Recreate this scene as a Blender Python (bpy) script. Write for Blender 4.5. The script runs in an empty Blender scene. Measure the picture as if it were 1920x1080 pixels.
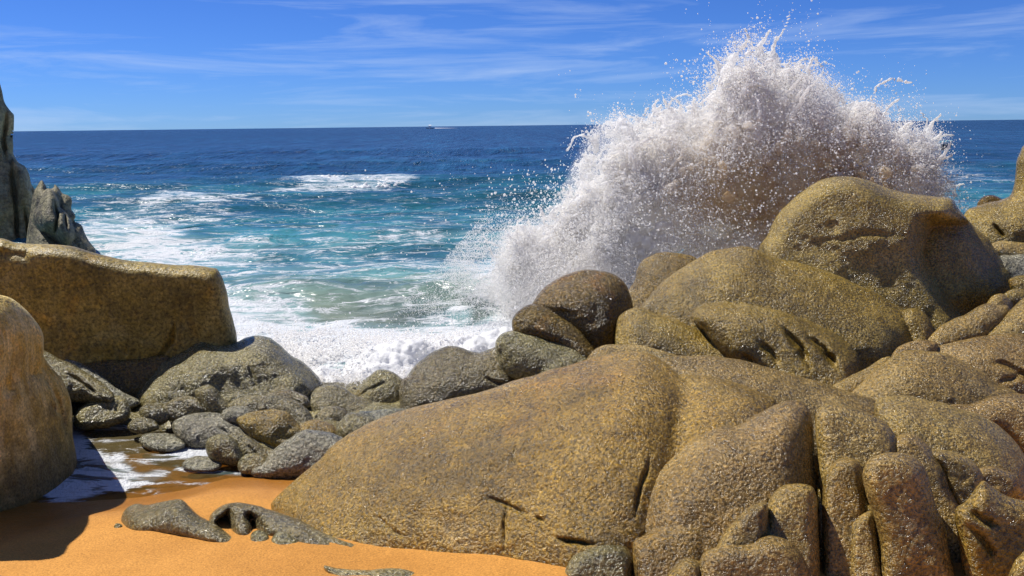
import bpy, math, random
import numpy as np
from mathutils import Matrix, Vector

random.seed(7)
rng = np.random.default_rng(11)
SC = bpy.context.scene
COL = SC.collection

# ------------------------------------------------------------------ camera
W, HH = 1920.0, 1080.0
F = 1663.0                                  # focal length in photo pixels (60 deg across)
CAM_H = 3.0
PITCH = math.atan(305.0 / F)
ROLL = -0.0116
fwd = np.array([0, math.cos(PITCH), -math.sin(PITCH)])
r0 = np.array([1.0, 0, 0]); u0 = np.array([0, math.sin(PITCH), math.cos(PITCH)])
rgt = math.cos(ROLL) * r0 + math.sin(ROLL) * u0
upv = -math.sin(ROLL) * r0 + math.cos(ROLL) * u0
cam = bpy.data.cameras.new("camera"); cam.sensor_width = 36.0
cam.lens = 36.0 * F / W; cam.clip_start = 0.1; cam.clip_end = 30000
co = bpy.data.objects.new("camera", cam); COL.objects.link(co)
co.matrix_world = Matrix(((rgt[0], upv[0], -fwd[0], 0), (rgt[1], upv[1], -fwd[1], 0),
                          (rgt[2], upv[2], -fwd[2], CAM_H), (0, 0, 0, 1)))
SC.camera = co

# ------------------------------------------------------------------ light
SUN_EL = math.radians(57)
SUN_DIR = np.array([-0.89, 0.45])           # towards the sun, seen from above: left and beyond the rocks
SUN_DIR /= np.linalg.norm(SUN_DIR)
S3 = Vector((SUN_DIR[0] * math.cos(SUN_EL), SUN_DIR[1] * math.cos(SUN_EL), math.sin(SUN_EL)))
sun = bpy.data.lights.new("sun", 'SUN'); sun.energy = 4.3; sun.angle = math.radians(0.5)
sun.color = (1.0, 0.955, 0.88)
so = bpy.data.objects.new("sun", sun); COL.objects.link(so)
so.rotation_euler = (-S3).to_track_quat('-Z', 'Y').to_euler()
so.location = (-20, 15, 30)

wd = bpy.data.worlds.new("World"); SC.world = wd; wd.use_nodes = True
nt = wd.node_tree; nt.nodes.clear()
def N(tree, typ, **kw):
    n = tree.nodes.new(typ)
    for k, v in kw.items():
        if k.startswith('i_'):
            n.inputs[int(k[2:])].default_value = v
        else:
            setattr(n, k, v)
    return n
def L(tree, a, b): tree.links.new(a, b)
sky = N(nt, 'ShaderNodeTexSky', sky_type='NISHITA', sun_disc=False, sun_elevation=SUN_EL,
        sun_rotation=math.atan2(SUN_DIR[0], SUN_DIR[1]), altitude=2500, air_density=1.0, dust_density=0.15, ozone_density=4.0)
tint = N(nt, 'ShaderNodeMix', data_type='RGBA', blend_type='MULTIPLY'); tint.inputs[0].default_value = 1
tint.inputs[7].default_value = (0.195, 0.345, 0.68, 1)
tc = N(nt, 'ShaderNodeTexCoord')
mp = N(nt, 'ShaderNodeMapping'); mp.inputs['Scale'].default_value = (3.4, 3.4, 40); mp.inputs['Location'].default_value = (3.1, 0.4, 1.7)
mp.inputs['Rotation'].default_value = (0, math.radians(-2.0), 0)
nz = N(nt, 'ShaderNodeTexNoise'); nz.inputs['Scale'].default_value = 1.0; nz.inputs['Detail'].default_value = 7; nz.inputs['Roughness'].default_value = 0.62; nz.inputs['Distortion'].default_value = 0.5
mr = N(nt, 'ShaderNodeMapRange'); mr.inputs[1].default_value = 0.47; mr.inputs[2].default_value = 0.72; mr.inputs[3].default_value = 0; mr.inputs[4].default_value = 0.42
clouds = N(nt, 'ShaderNodeMix', data_type='RGBA'); clouds.inputs[7].default_value = (3.6, 4.4, 5.8, 1)
bg = N(nt, 'ShaderNodeBackground'); bg.inputs[1].default_value = 0.115
wo = N(nt, 'ShaderNodeOutputWorld')
L(nt, sky.outputs[0], tint.inputs[6]); L(nt, tc.outputs['Generated'], mp.inputs[0]); L(nt, mp.outputs[0], nz.inputs['Vector'])
L(nt, nz.outputs['Fac'], mr.inputs[0]); L(nt, mr.outputs[0], clouds.inputs[0])
L(nt, tint.outputs[2], clouds.inputs[6]); L(nt, clouds.outputs[2], bg.inputs[0]); L(nt, bg.outputs[0], wo.inputs[0])

SC.view_settings.view_transform = 'Standard'; SC.view_settings.look = 'None'
SC.view_settings.exposure = 0.52; SC.view_settings.gamma = 1.0; SC.view_settings.use_curve_mapping = False
SC.render.engine = 'CYCLES'
SC.cycles.max_bounces = 20; SC.cycles.volume_bounces = 2; SC.cycles.diffuse_bounces = 14; SC.cycles.transmission_bounces = 14; SC.cycles.transparent_max_bounces = 8

# ------------------------------------------------------------------ helpers
def ray(px, py):
    px = np.asarray(px, float); py = np.asarray(py, float)
    a = ((px - W / 2) / F)[..., None]; b = ((HH / 2 - py) / F)[..., None]
    d = fwd + a * rgt + b * upv
    return d / d[..., 1:2]
def project(P):
    d = P - np.array([0, 0, CAM_H])
    z = d @ fwd
    return W / 2 + F * (d @ rgt) / z, HH / 2 - F * (d @ upv) / z
def on_level(px, py, z=0.0):
    d = ray(px, py); Y = (z - CAM_H) / d[..., 2]
    return d * Y[..., None] + np.array([0, 0, CAM_H])

def _hash(ix, iy, iz, seed):
    h = (ix.astype(np.int64) * 374761393 + iy.astype(np.int64) * 668265263 + iz.astype(np.int64) * 1440662683 + seed * 974711) & 0xFFFFFFFF
    h = ((h ^ (h >> 13)) * 1274126177) & 0xFFFFFFFF
    h = ((h ^ (h >> 16)) * 2246822519) & 0xFFFFFFFF
    return ((h ^ (h >> 15)) & 0xFFFFFF) / float(0xFFFFFF)
def vnoise(P, seed=0):
    i = np.floor(P); f = P - i; f = f * f * f * (f * (f * 6 - 15) + 10)
    ix, iy, iz = i[..., 0], i[..., 1], i[..., 2]
    out = 0
    for a in (0, 1):
        for b in (0, 1):
            for c in (0, 1):
                w = (f[..., 0] if a else 1 - f[..., 0]) * (f[..., 1] if b else 1 - f[..., 1]) * (f[..., 2] if c else 1 - f[..., 2])
                out = out + w * _hash(ix + a, iy + b, iz + c, seed)
    return out * 2 - 1
def fbm(P, octaves=4, seed=0, gain=0.5):
    s = 0; a = 1.0
    for k in range(octaves):
        s = s + a * vnoise(P * (2.03 ** k) + 17.3 * k, seed + k); a *= gain
    return s

def mesh_from(name, V, faces, mats, matidx=None, smooth=True):
    """V (n,3); faces list of int arrays (m,k)"""
    me = bpy.data.meshes.new(name)
    V = np.asarray(V, np.float32)
    me.vertices.add(len(V)); me.vertices.foreach_set('co', V.ravel())
    loops = np.concatenate([f.ravel() for f in faces]).astype(np.int32)
    sizes = np.concatenate([np.full(len(f), f.shape[1]) for f in faces]).astype(np.int32)
    starts = np.concatenate([[0], np.cumsum(sizes)[:-1]]).astype(np.int32)
    me.loops.add(len(loops)); me.loops.foreach_set('vertex_index', loops)
    me.polygons.add(len(sizes)); me.polygons.foreach_set('loop_start', starts); me.polygons.foreach_set('loop_total', sizes)
    me.polygons.foreach_set('use_smooth', np.full(len(sizes), smooth))
    for m in mats: me.materials.append(m)
    if matidx is not None: me.polygons.foreach_set('material_index', matidx.astype(np.int32))
    me.update(calc_edges=True); me.validate()
    return me
def link(name, me, loc=(0, 0, 0), parent=None, **props):
    o = bpy.data.objects.new(name, me); COL.objects.link(o); o.location = loc
    if parent is not None: o.parent = parent
    for k, v in props.items():
        if v: o[k] = v
    return o

# ------------------------------------------------------------------ materials
def new_mat(name):
    m = bpy.data.materials.new(name); m.use_nodes = True
    t = m.node_tree; t.nodes.clear()
    return m, t
def ramp(t, src, stops):
    r = N(t, 'ShaderNodeValToRGB')
    cr = r.color_ramp
    while len(cr.elements) > 1: cr.elements.remove(cr.elements[-1])
    for k, (p, c) in enumerate(stops):
        e = cr.elements[0] if k == 0 else cr.elements.new(p)
        e.position = p; e.color = (*c, 1) if len(c) == 3 else c
    L(t, src, r.inputs[0]); return r.outputs[0]
def noise(t, vec, scale, detail=4, rough=0.55, dist=0.0):
    n = N(t, 'ShaderNodeTexNoise'); n.inputs['Scale'].default_value = scale; n.inputs['Detail'].default_value = detail
    n.inputs['Roughness'].default_value = rough; n.inputs['Distortion'].default_value = dist
    L(t, vec, n.inputs['Vector']); return n.outputs['Fac']
def mixc(t, fac, a, b, mode='MIX'):
    m = N(t, 'ShaderNodeMix', data_type='RGBA', blend_type=mode)
    for sock, v in ((m.inputs[0], fac), (m.inputs[6], a), (m.inputs[7], b)):
        if isinstance(v, (int, float)): sock.default_value = v
        elif isinstance(v, tuple): sock.default_value = (*v, 1)
        else: L(t, v, sock)
    return m.outputs[2]
def mth(t, op, a, b=None, clamp=False):
    m = N(t, 'ShaderNodeMath', operation=op); m.use_clamp = clamp
    for s, v in ((m.inputs[0], a), (m.inputs[1], b)):
        if v is None: continue
        if isinstance(v, (int, float)): s.default_value = v
        else: L(t, v, s)
    return m.outputs[0]
def maprange(t, src, a, b, c=0.0, d=1.0, smooth=True):
    m = N(t, 'ShaderNodeMapRange'); m.interpolation_type = 'SMOOTHSTEP' if smooth else 'LINEAR'
    for k, v in ((1, a), (2, b), (3, c), (4, d)): m.inputs[k].default_value = v
    L(t, src, m.inputs[0]); return m.outputs[0]

def rock_mat(name, dark, mid, light, rust, grain=0.02, rough=0.34, bump=0.9, rust_amt=0.5, streak=0.0, band=None, spec=0.5, mott=0.45, gr_amt=1.0):
    m, t = new_mat(name)
    g = N(t, 'ShaderNodeNewGeometry'); pos = g.outputs['Position']
    oi = N(t, 'ShaderNodeObjectInfo')
    big = noise(t, pos, 1.3, 4, 0.6, 0.4)
    med = noise(t, pos, 5.5, 5, 0.65, 0.3)
    fine = noise(t, pos, 0.75 / grain, 3, 0.6, 0.0)
    vor = N(t, 'ShaderNodeTexVoronoi'); vor.inputs['Scale'].default_value = 0.85 / grain; L(t, pos, vor.inputs['Vector'])
    vc = N(t, 'ShaderNodeSeparateColor'); L(t, vor.outputs['Color'], vc.inputs[0])
    base = ramp(t, mth(t, 'ADD', mth(t, 'MULTIPLY', big, 0.55), mth(t, 'MULTIPLY', med, mott)), [(0.36, dark), (0.5, mid), (0.66, light)])
    rn = maprange(t, noise(t, pos, 2.1, 5, 0.62, 0.8), 0.52, 0.72, 0, rust_amt)
    base = mixc(t, rn, base, rust)
    if streak > 0:
        mpn = N(t, 'ShaderNodeMapping'); mpn.inputs['Scale'].default_value = (9, 9, 1.1); L(t, pos, mpn.inputs[0])
        sn = maprange(t, noise(t, mpn.outputs[0], 1.0, 6, 0.65, 0.6), 0.42, 0.68, 0, streak)
        base = mixc(t, sn, base, light)
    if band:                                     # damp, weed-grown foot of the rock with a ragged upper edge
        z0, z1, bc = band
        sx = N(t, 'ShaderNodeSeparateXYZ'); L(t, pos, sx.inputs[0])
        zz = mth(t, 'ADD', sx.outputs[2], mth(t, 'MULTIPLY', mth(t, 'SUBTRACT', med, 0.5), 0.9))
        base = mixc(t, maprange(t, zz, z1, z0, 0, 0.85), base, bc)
    # old dark weathering stains, paler worn patches and a few thin veins
    mps = N(t, 'ShaderNodeMapping'); mps.inputs['Scale'].default_value = (1, 1, 0.55); L(t, pos, mps.inputs[0])
    st_ = maprange(t, noise(t, mps.outputs[0], 1.15, 7, 0.68, 0.5), 0.50, 0.66, 0, 0.62)
    base = mixc(t, st_, base, mixc(t, 1.0, base, (0.50, 0.52, 0.42), 'MULTIPLY'))
    wn_ = maprange(t, noise(t, pos, 1.9, 6, 0.66, 0.6), 0.54, 0.72, 0, 0.4)
    base = mixc(t, wn_, base, mixc(t, 0.35, light, (0.40, 0.33, 0.22)))
    vn_ = noise(t, pos, 0.9, 5, 0.55, 1.2)
    vein = mth(t, 'SUBTRACT', 1.0, mth(t, 'MULTIPLY', mth(t, 'ABSOLUTE', mth(t, 'SUBTRACT', vn_, 0.47)), 220.0), True)
    base = mixc(t, mth(t, 'MULTIPLY', vein, 0.35), base, (0.07, 0.05, 0.02))
    # crystals: dark mica, pale feldspar, plus shaded pits and sparkle put into the colour
    gr = ramp(t, fine, [(0.32, (0.26, 0.27, 0.26)), (0.44, (0.74, 0.75, 0.74)), (0.56, (1.2, 1.2, 1.2)), (0.70, (1.6, 1.56, 1.5))])
    base = mixc(t, gr_amt, base, gr, 'MULTIPLY')
    cell = ramp(t, vc.outputs[0], [(0.0, (0.55, 0.55, 0.55)), (0.3, (0.9, 0.9, 0.9)), (0.85, (1.08, 1.08, 1.08)), (0.95, (1.45, 1.42, 1.38))])
    base = mixc(t, 0.75 * gr_amt, base, cell, 'MULTIPLY')
    hv = N(t, 'ShaderNodeHueSaturation'); L(t, base, hv.inputs['Color'])
    L(t, maprange(t, oi.outputs['Random'], 0, 1, 0.88, 1.12, False), hv.inputs['Value'])
    L(t, maprange(t, oi.outputs['Random'], 0, 1, 0.495, 0.508, False), hv.inputs['Hue'])
    p = N(t, 'ShaderNodeBsdfPrincipled')
    L(t, hv.outputs[0], p.inputs['Base Color'])
    p.inputs['Specular IOR Level'].default_value = spec
    L(t, mth(t, 'ADD', mth(t, 'MULTIPLY', vc.outputs[1], 0.25), rough - 0.13), p.inputs['Roughness'])
    h = mth(t, 'ADD', mth(t, 'MULTIPLY', fine, 1.0), mth(t, 'MULTIPLY', vc.outputs[2], 0.30))
    b = N(t, 'ShaderNodeBump'); b.inputs['Strength'].default_value = bump; b.inputs['Distance'].default_value = grain * 1.6
    L(t, h, b.inputs['Height'])
    b2 = N(t, 'ShaderNodeBump'); b2.inputs['Strength'].default_value = 0.35; b2.inputs['Distance'].default_value = 0.04
    L(t, noise(t, pos, 14, 4, 0.6), b2.inputs['Height']); L(t, b2.outputs[0], b.inputs['Normal'])
    L(t, b.outputs[0], p.inputs['Normal'])
    o = N(t, 'ShaderNodeOutputMaterial'); L(t, p.outputs[0], o.inputs[0])
    return m

M = {}
M['gold'] = rock_mat('golden_granite', (0.135, 0.076, 0.011), (0.245, 0.135, 0.016), (0.34, 0.20, 0.036), (0.31, 0.14, 0.014), 0.0145, 0.30, spec=0.55)
M['tan'] = rock_mat('tan_granite', (0.165, 0.105, 0.025), (0.275, 0.175, 0.040), (0.39, 0.265, 0.082), (0.28, 0.165, 0.03), 0.0145, 0.28, rust_amt=0.5, spec=0.6)
M['fold'] = rock_mat('folded_granite', (0.155, 0.098, 0.015), (0.26, 0.166, 0.025), (0.375, 0.255, 0.062), (0.25, 0.15, 0.018), 0.016, 0.28, spec=0.6)
M['wet'] = rock_mat('wet_rust_granite', (0.095, 0.062, 0.013), (0.165, 0.105, 0.020), (0.22, 0.145, 0.04), (0.30, 0.12, 0.010), 0.019, 0.18, rust_amt=0.55)
M['grey'] = rock_mat('grey_granite', (0.11, 0.088, 0.034), (0.18, 0.146, 0.058), (0.27, 0.222, 0.10), (0.20, 0.13, 0.025), 0.017, 0.22, spec=0.65)
M['silver'] = rock_mat('silver_granite', (0.135, 0.122, 0.080), (0.21, 0.19, 0.125), (0.31, 0.285, 0.20), (0.15, 0.12, 0.05), 0.02, 0.22, rust_amt=0.3)
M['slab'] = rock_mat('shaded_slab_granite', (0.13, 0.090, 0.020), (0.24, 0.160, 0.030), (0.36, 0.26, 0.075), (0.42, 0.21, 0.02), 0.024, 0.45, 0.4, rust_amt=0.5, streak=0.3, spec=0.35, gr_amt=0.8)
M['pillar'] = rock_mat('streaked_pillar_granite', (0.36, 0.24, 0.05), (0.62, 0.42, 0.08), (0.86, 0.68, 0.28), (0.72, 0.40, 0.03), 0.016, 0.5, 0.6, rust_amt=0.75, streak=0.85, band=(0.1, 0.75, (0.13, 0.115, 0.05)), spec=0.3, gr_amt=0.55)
M['cliff'] = rock_mat('cliff_rock', (0.15, 0.11, 0.05), (0.26, 0.20, 0.095), (0.44, 0.36, 0.20), (0.24, 0.14, 0.05), 0.06, 0.65, 0.6, rust_amt=0.35, streak=0.4, spec=0.25, gr_amt=0.5)
M['spur'] = rock_mat('spur_rock', (0.028, 0.025, 0.022), (0.06, 0.052, 0.036), (0.19, 0.165, 0.095), (0.20, 0.17, 0.10), 0.05, 0.6, 0.6, rust_amt=0.3, spec=0.25, mott=0.7, gr_amt=0.6)

def sand_mat():
    m, t = new_mat('orange_sand')
    g = N(t, 'ShaderNodeNewGeometry'); pos = g.outputs['Position']
    sx = N(t, 'ShaderNodeSeparateXYZ'); L(t, pos, sx.inputs[0])
    big = noise(t, pos, 0.9, 4, 0.6, 0.3)
    base = ramp(t, big, [(0.35, (0.43, 0.19, 0.032)), (0.65, (0.54, 0.25, 0.048))])
    gr = ramp(t, noise(t, pos, 80, 3, 0.75), [(0.3, (0.55, 0.52, 0.46)), (0.5, (1, 1, 1)), (0.72, (1.4, 1.42, 1.5))])
    base = mixc(t, 1.0, base, gr, 'MULTIPLY')
    wet = maprange(t, mth(t, 'ADD', sx.outputs[2], mth(t, 'MULTIPLY', mth(t, 'SUBTRACT', big, 0.5), 0.12)), 0.20, 0.03)
    base = mixc(t, wet, base, mixc(t, 1.0, base, (0.62, 0.55, 0.45), 'MULTIPLY'))
    p = N(t, 'ShaderNodeBsdfPrincipled'); L(t, base, p.inputs['Base Color'])
    L(t, maprange(t, wet, 0, 1, 0.85, 0.32), p.inputs['Roughness']); p.inputs['Specular IOR Level'].default_value = 0.3
    b = N(t, 'ShaderNodeBump'); b.inputs['Strength'].default_value = 0.5; b.inputs['Distance'].default_value = 0.012
    L(t, mth(t, 'ADD', noise(t, pos, 60, 3, 0.7), mth(t, 'MULTIPLY', noise(t, pos, 5, 4), 3.0)), b.inputs['Height']); L(t, b.outputs[0], p.inputs['Normal'])
    o = N(t, 'ShaderNodeOutputMaterial'); L(t, p.outputs[0], o.inputs[0]); return m

def sea_mat():
    m, t = new_mat('sea_water')
    g = N(t, 'ShaderNodeNewGeometry'); pos = g.outputs['Position']
    at = N(t, 'ShaderNodeAttribute', attribute_name='water_colour'); af = N(t, 'ShaderNodeAttribute', attribute_name='foam')
    ad = N(t, 'ShaderNodeAttribute', attribute_name='depth')
    sx = N(t, 'ShaderNodeSeparateXYZ'); L(t, pos, sx.inputs[0])
    # ripples at three sizes; open-sea wave slopes also painted lighter and darker
    mp1 = N(t, 'ShaderNodeMapping'); mp1.inputs['Scale'].default_value = (0.55, 1, 1); L(t, pos, mp1.inputs[0])
    n1 = noise(t, mp1.outputs[0], 2.6, 4, 0.6, 0.6); n2 = noise(t, mp1.outputs[0], 0.42, 5, 0.62, 0.5); mp3 = N(t, 'ShaderNodeMapping'); mp3.inputs['Scale'].default_value = (0.45, 0.05, 1); L(t, pos, mp3.inputs[0])
    mp4 = N(t, 'ShaderNodeMapping'); mp4.inputs['Scale'].default_value = (0.10, 0.006, 1); L(t, pos, mp4.inputs[0])
    n3 = noise(t, mp3.outputs[0], 1.0, 5, 0.68, 0.4); n4 = noise(t, mp4.outputs[0], 1.0, 6, 0.7, 0.4)
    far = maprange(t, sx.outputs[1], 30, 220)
    col = mixc(t, 1.0, at.outputs['Color'], ramp(t, n2, [(0.33, (0.5, 0.56, 0.62)), (0.5, (0.95, 0.95, 0.95)), (0.66, (1.75, 1.65, 1.5))]), 'MULTIPLY')  # light and dark sides of the ripples put into the colour
    col = mixc(t, far, col, mixc(t, 1.0, col, ramp(t, mth(t, 'ADD', mth(t, 'MULTIPLY', n3, 0.6), mth(t, 'MULTIPLY', n4, 0.4)), [(0.38, (0.30, 0.38, 0.48)), (0.5, (0.95, 0.95, 0.95)), (0.61, (2.6, 2.3, 1.9))]), 'MULTIPLY'))  # far wave slopes: their light and shade multiplied into the colour
    col = mixc(t, maprange(t, af.outputs['Fac'], 0.26, 0.7, 0, 0.75), col, (0.24, 0.40, 0.42))
    b1 = N(t, 'ShaderNodeBump'); b1.inputs['Strength'].default_value = 0.5; b1.inputs['Distance'].default_value = 0.08; L(t, n1, b1.inputs['Height'])
    b2 = N(t, 'ShaderNodeBump'); b2.inputs['Strength'].default_value = 0.8; b2.inputs['Distance'].default_value = 0.9; L(t, n2, b2.inputs['Height']); L(t, b1.outputs[0], b2.inputs['Normal'])
    b4 = N(t, 'ShaderNodeBump'); b4.inputs['Strength'].default_value = 0.8; b4.inputs['Distance'].default_value = 3.0; L(t, n3, b4.inputs['Height']); L(t, b2.outputs[0], b4.inputs['Normal'])
    fade = N(t, 'ShaderNodeMix', data_type='VECTOR'); L(t, maprange(t, sx.outputs[1], 25, 90), fade.inputs[0]); L(t, b2.outputs[0], fade.inputs[4]); L(t, b4.outputs[0], fade.inputs[5])
    p = N(t, 'ShaderNodeBsdfPrincipled'); L(t, col, p.inputs['Base Color']); p.inputs['Roughness'].default_value = 0.24; p.inputs['IOR'].default_value = 1.33
    L(t, maprange(t, sx.outputs[1], 30, 300, 0.25, 0.13), p.inputs['Specular IOR Level'])
    L(t, fade.outputs[1], p.inputs['Normal'])
    tr = N(t, 'ShaderNodeBsdfTransparent'); tr.inputs[0].default_value = (0.78, 0.72, 0.52, 1)
    deep = maprange(t, ad.outputs['Fac'], 0.0, 0.5, 0.22, 1.0, False)
    w = N(t, 'ShaderNodeMixShader'); L(t, deep, w.inputs[0]); L(t, tr.outputs[0], w.inputs[1]); L(t, p.outputs[0], w.inputs[2])
    # foam: lace of ridged noise that closes up where the foam attribute is high
    mpf = N(t, 'ShaderNodeMapping'); mpf.inputs['Scale'].default_value = (0.42, 1.15, 1); L(t, pos, mpf.inputs[0])
    wn = N(t, 'ShaderNodeTexNoise'); wn.inputs['Scale'].default_value = 1.1; wn.inputs['Detail'].default_value = 3; L(t, mpf.outputs[0], wn.inputs['Vector'])
    va = N(t, 'ShaderNodeVectorMath', operation='MULTIPLY_ADD'); L(t, wn.outputs['Color'], va.inputs[0]); va.inputs[1].default_value = (0.9, 0.9, 0); L(t, mpf.outputs[0], va.inputs[2])
    f1 = noise(t, va.outputs[0], 1.5, 5, 0.6); f2 = noise(t, va.outputs[0], 6.0, 4, 0.6)
    def ridge(s): return mth(t, 'SUBTRACT', 1.0, mth(t, 'MULTIPLY', mth(t, 'ABSOLUTE', mth(t, 'SUBTRACT', s, 0.5)), 7.0), True)
    lace = mth(t, 'ADD', mth(t, 'MULTIPLY', ridge(f1), 0.55), mth(t, 'MULTIPLY', ridge(f2), 0.45))
    bl = noise(t, va.outputs[0], 3.2, 5, 0.68)
    pat = mth(t, 'ADD', mth(t, 'MULTIPLY', lace, 0.55), mth(t, 'MULTIPLY', bl, 0.6))
    fm = mth(t, 'SUBTRACT', mth(t, 'ADD', mth(t, 'MULTIPLY', af.outputs['Fac'], 1.0), mth(t, 'MULTIPLY', pat, 1.55)), 1.32)
    fm = maprange(t, fm, 0.0, 0.40, 0, 0.96)
    d = N(t, 'ShaderNodeBsdfPrincipled'); d.inputs['Base Color'].default_value = (0.70, 0.715, 0.73, 1); d.inputs['Roughness'].default_value = 0.6
    b3 = N(t, 'ShaderNodeBump'); b3.inputs['Strength'].default_value = 1.0; b3.inputs['Distance'].default_value = 0.12
    L(t, mth(t, 'ADD', bl, mth(t, 'MULTIPLY', noise(t, pos, 22, 3, 0.7), 0.5)), b3.inputs['Height']); L(t, b3.outputs[0], d.inputs['Normal'])
    ms = N(t, 'ShaderNodeMixShader'); L(t, fm, ms.inputs[0]); L(t, w.outputs[0], ms.inputs[1]); L(t, d.outputs[0], ms.inputs[2])
    o = N(t, 'ShaderNodeOutputMaterial'); L(t, ms.outputs[0], o.inputs[0]); return m

def foam_mat(name, col, brown=None, transl=0.35):
    m, t = new_mat(name)
    g = N(t, 'ShaderNodeNewGeometry'); pos = g.outputs['Position']
    c = col
    if brown:                                    # water thick with sand inside the burst
        ab = N(t, 'ShaderNodeAttribute', attribute_name='sandy')
        n = noise(t, pos, 1.5, 5, 0.65, 0.5)
        fac = mth(t, 'MULTIPLY', ab.outputs['Fac'], maprange(t, n, 0.22, 0.5))
        c = mixc(t, fac, col, brown)
    p = N(t, 'ShaderNodeBsdfPrincipled'); p.inputs['Roughness'].default_value = 0.4
    tl = N(t, 'ShaderNodeBsdfTranslucent')
    for s in (p.inputs['Base Color'], tl.inputs[0]):
        if isinstance(c, tuple): s.default_value = (*c, 1)
        else: L(t, c, s)
    b = N(t, 'ShaderNodeBump'); b.inputs['Strength'].default_value = 0.6; b.inputs['Distance'].default_value = 0.03
    L(t, noise(t, pos, 26, 4, 0.7), b.inputs['Height']); L(t, b.outputs[0], p.inputs['Normal'])
    ms = N(t, 'ShaderNodeMixShader'); ms.inputs[0].default_value = transl; L(t, p.outputs[0], ms.inputs[1]); L(t, tl.outputs[0], ms.inputs[2])
    o = N(t, 'ShaderNodeOutputMaterial'); L(t, ms.outputs[0], o.inputs[0]); return m
def plain(name, col, rough=0.5, spec=0.5):
    m, t = new_mat(name)
    g = N(t, 'ShaderNodeNewGeometry')
    n = noise(t, g.outputs['Position'], 3.0, 4, 0.6)
    c = ramp(t, n, [(0.3, tuple(x * 0.85 for x in col)), (0.7, col)])
    p = N(t, 'ShaderNodeBsdfPrincipled'); L(t, c, p.inputs['Base Color']); p.inputs['Roughness'].default_value = rough
    o = N(t, 'ShaderNodeOutputMaterial'); L(t, p.outputs[0], o.inputs[0]); return m

# ------------------------------------------------------------------ polygons
def smooth_poly(pts, n=6):
    P = np.asarray(pts, float); m = len(P); out = []
    for i in range(m):
        a, b, c, d = P[i - 1], P[i], P[(i + 1) % m], P[(i + 2) % m]
        for k in range(n):
            t = k / n
            out.append(0.5 * ((2 * b) + (c - a) * t + (2 * a - 5 * b + 4 * c - d) * t * t + (3 * b - a - 3 * c + d) * t ** 3))
    return np.array(out)
def inside_poly(X, Y, poly):
    ins = np.zeros(X.shape, bool); x1, y1 = poly[-1]
    for x2, y2 in poly:
        if y1 != y2:
            c = ((y1 > Y) != (y2 > Y)) & (X < (x2 - x1) * (Y - y1) / (y2 - y1) + x1)
            ins ^= c
        x1, y1 = x2, y2
    return ins
def seg_dist(X, Y, pts, closed):
    best = np.full(X.shape, 1e9); bx = X.copy(); by = Y.copy()
    n = len(pts)
    for i in range(n if closed else n - 1):
        ax, ay = pts[i]; cx, cy = pts[(i + 1) % n]
        ex, ey = cx - ax, cy - ay; ll = ex * ex + ey * ey + 1e-9
        t = np.clip(((X - ax) * ex + (Y - ay) * ey) / ll, 0, 1)
        qx = ax + t * ex; qy = ay + t * ey
        d = (X - qx) ** 2 + (Y - qy) ** 2
        k = d < best
        best[k] = d[k]; bx[k] = qx[k]; by[k] = qy[k]
    return np.sqrt(best), bx, by

# ------------------------------------------------------------------ ground
def shore_y(x):
    return np.interp(x, [-8, -3.6, -3.1, -2.75, -2.5, -1.9, 0, 3], [6.75, 6.85, 6.95, 7.1, 7.32, 7.34, 7.3, 7.3])
def sand_z(x, y):
    d = shore_y(x) - y
    z = np.where(d > 0, 0.165 * d, 0.12 * d)
    z = np.where(d > 3.0, 0.165 * 3.0 + 0.05 * (d - 3.0), z)
    z = np.maximum(z, -3.0)
    P = np.stack([x, y, 0 * x], -1)
    return z + 0.02 * fbm(P * 1.3, 3, 5) * np.clip(np.abs(d) * 2, 0.15, 1)
def ground_Y(px, py):
    d = ray(np.array(px), np.array(py)); Ys = np.linspace(3, 14, 1500)
    P = d[None, :] * Ys[:, None]
    z = sand_z(P[:, 0], P[:, 1]); h = CAM_H + P[:, 2]
    k = np.argmax(h < z)
    return float(Ys[k]) if (h < z).any() else 8.0

def build_sand():
    xs = np.concatenate([np.linspace(-60, -7, 14), np.arange(-6.8, 5, 0.06), np.linspace(5, 60, 24)])
    ys = np.concatenate([np.linspace(-40, 3.6, 14), np.arange(3.8, 9.5, 0.06), np.linspace(9.6, 30, 30)])
    X, Y = np.meshgrid(xs, ys); Z = sand_z(X, Y)
    V = np.stack([X, Y, Z], -1).reshape(-1, 3)
    ny, nx = X.shape; idx = np.arange(nx * ny).reshape(ny, nx)
    q = np.stack([idx[:-1, :-1], idx[:-1, 1:], idx[1:, 1:], idx[1:, :-1]], -1).reshape(-1, 4)
    link('sand', mesh_from('sand', V, [q], [sand_mat()]), kind='structure')

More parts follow.
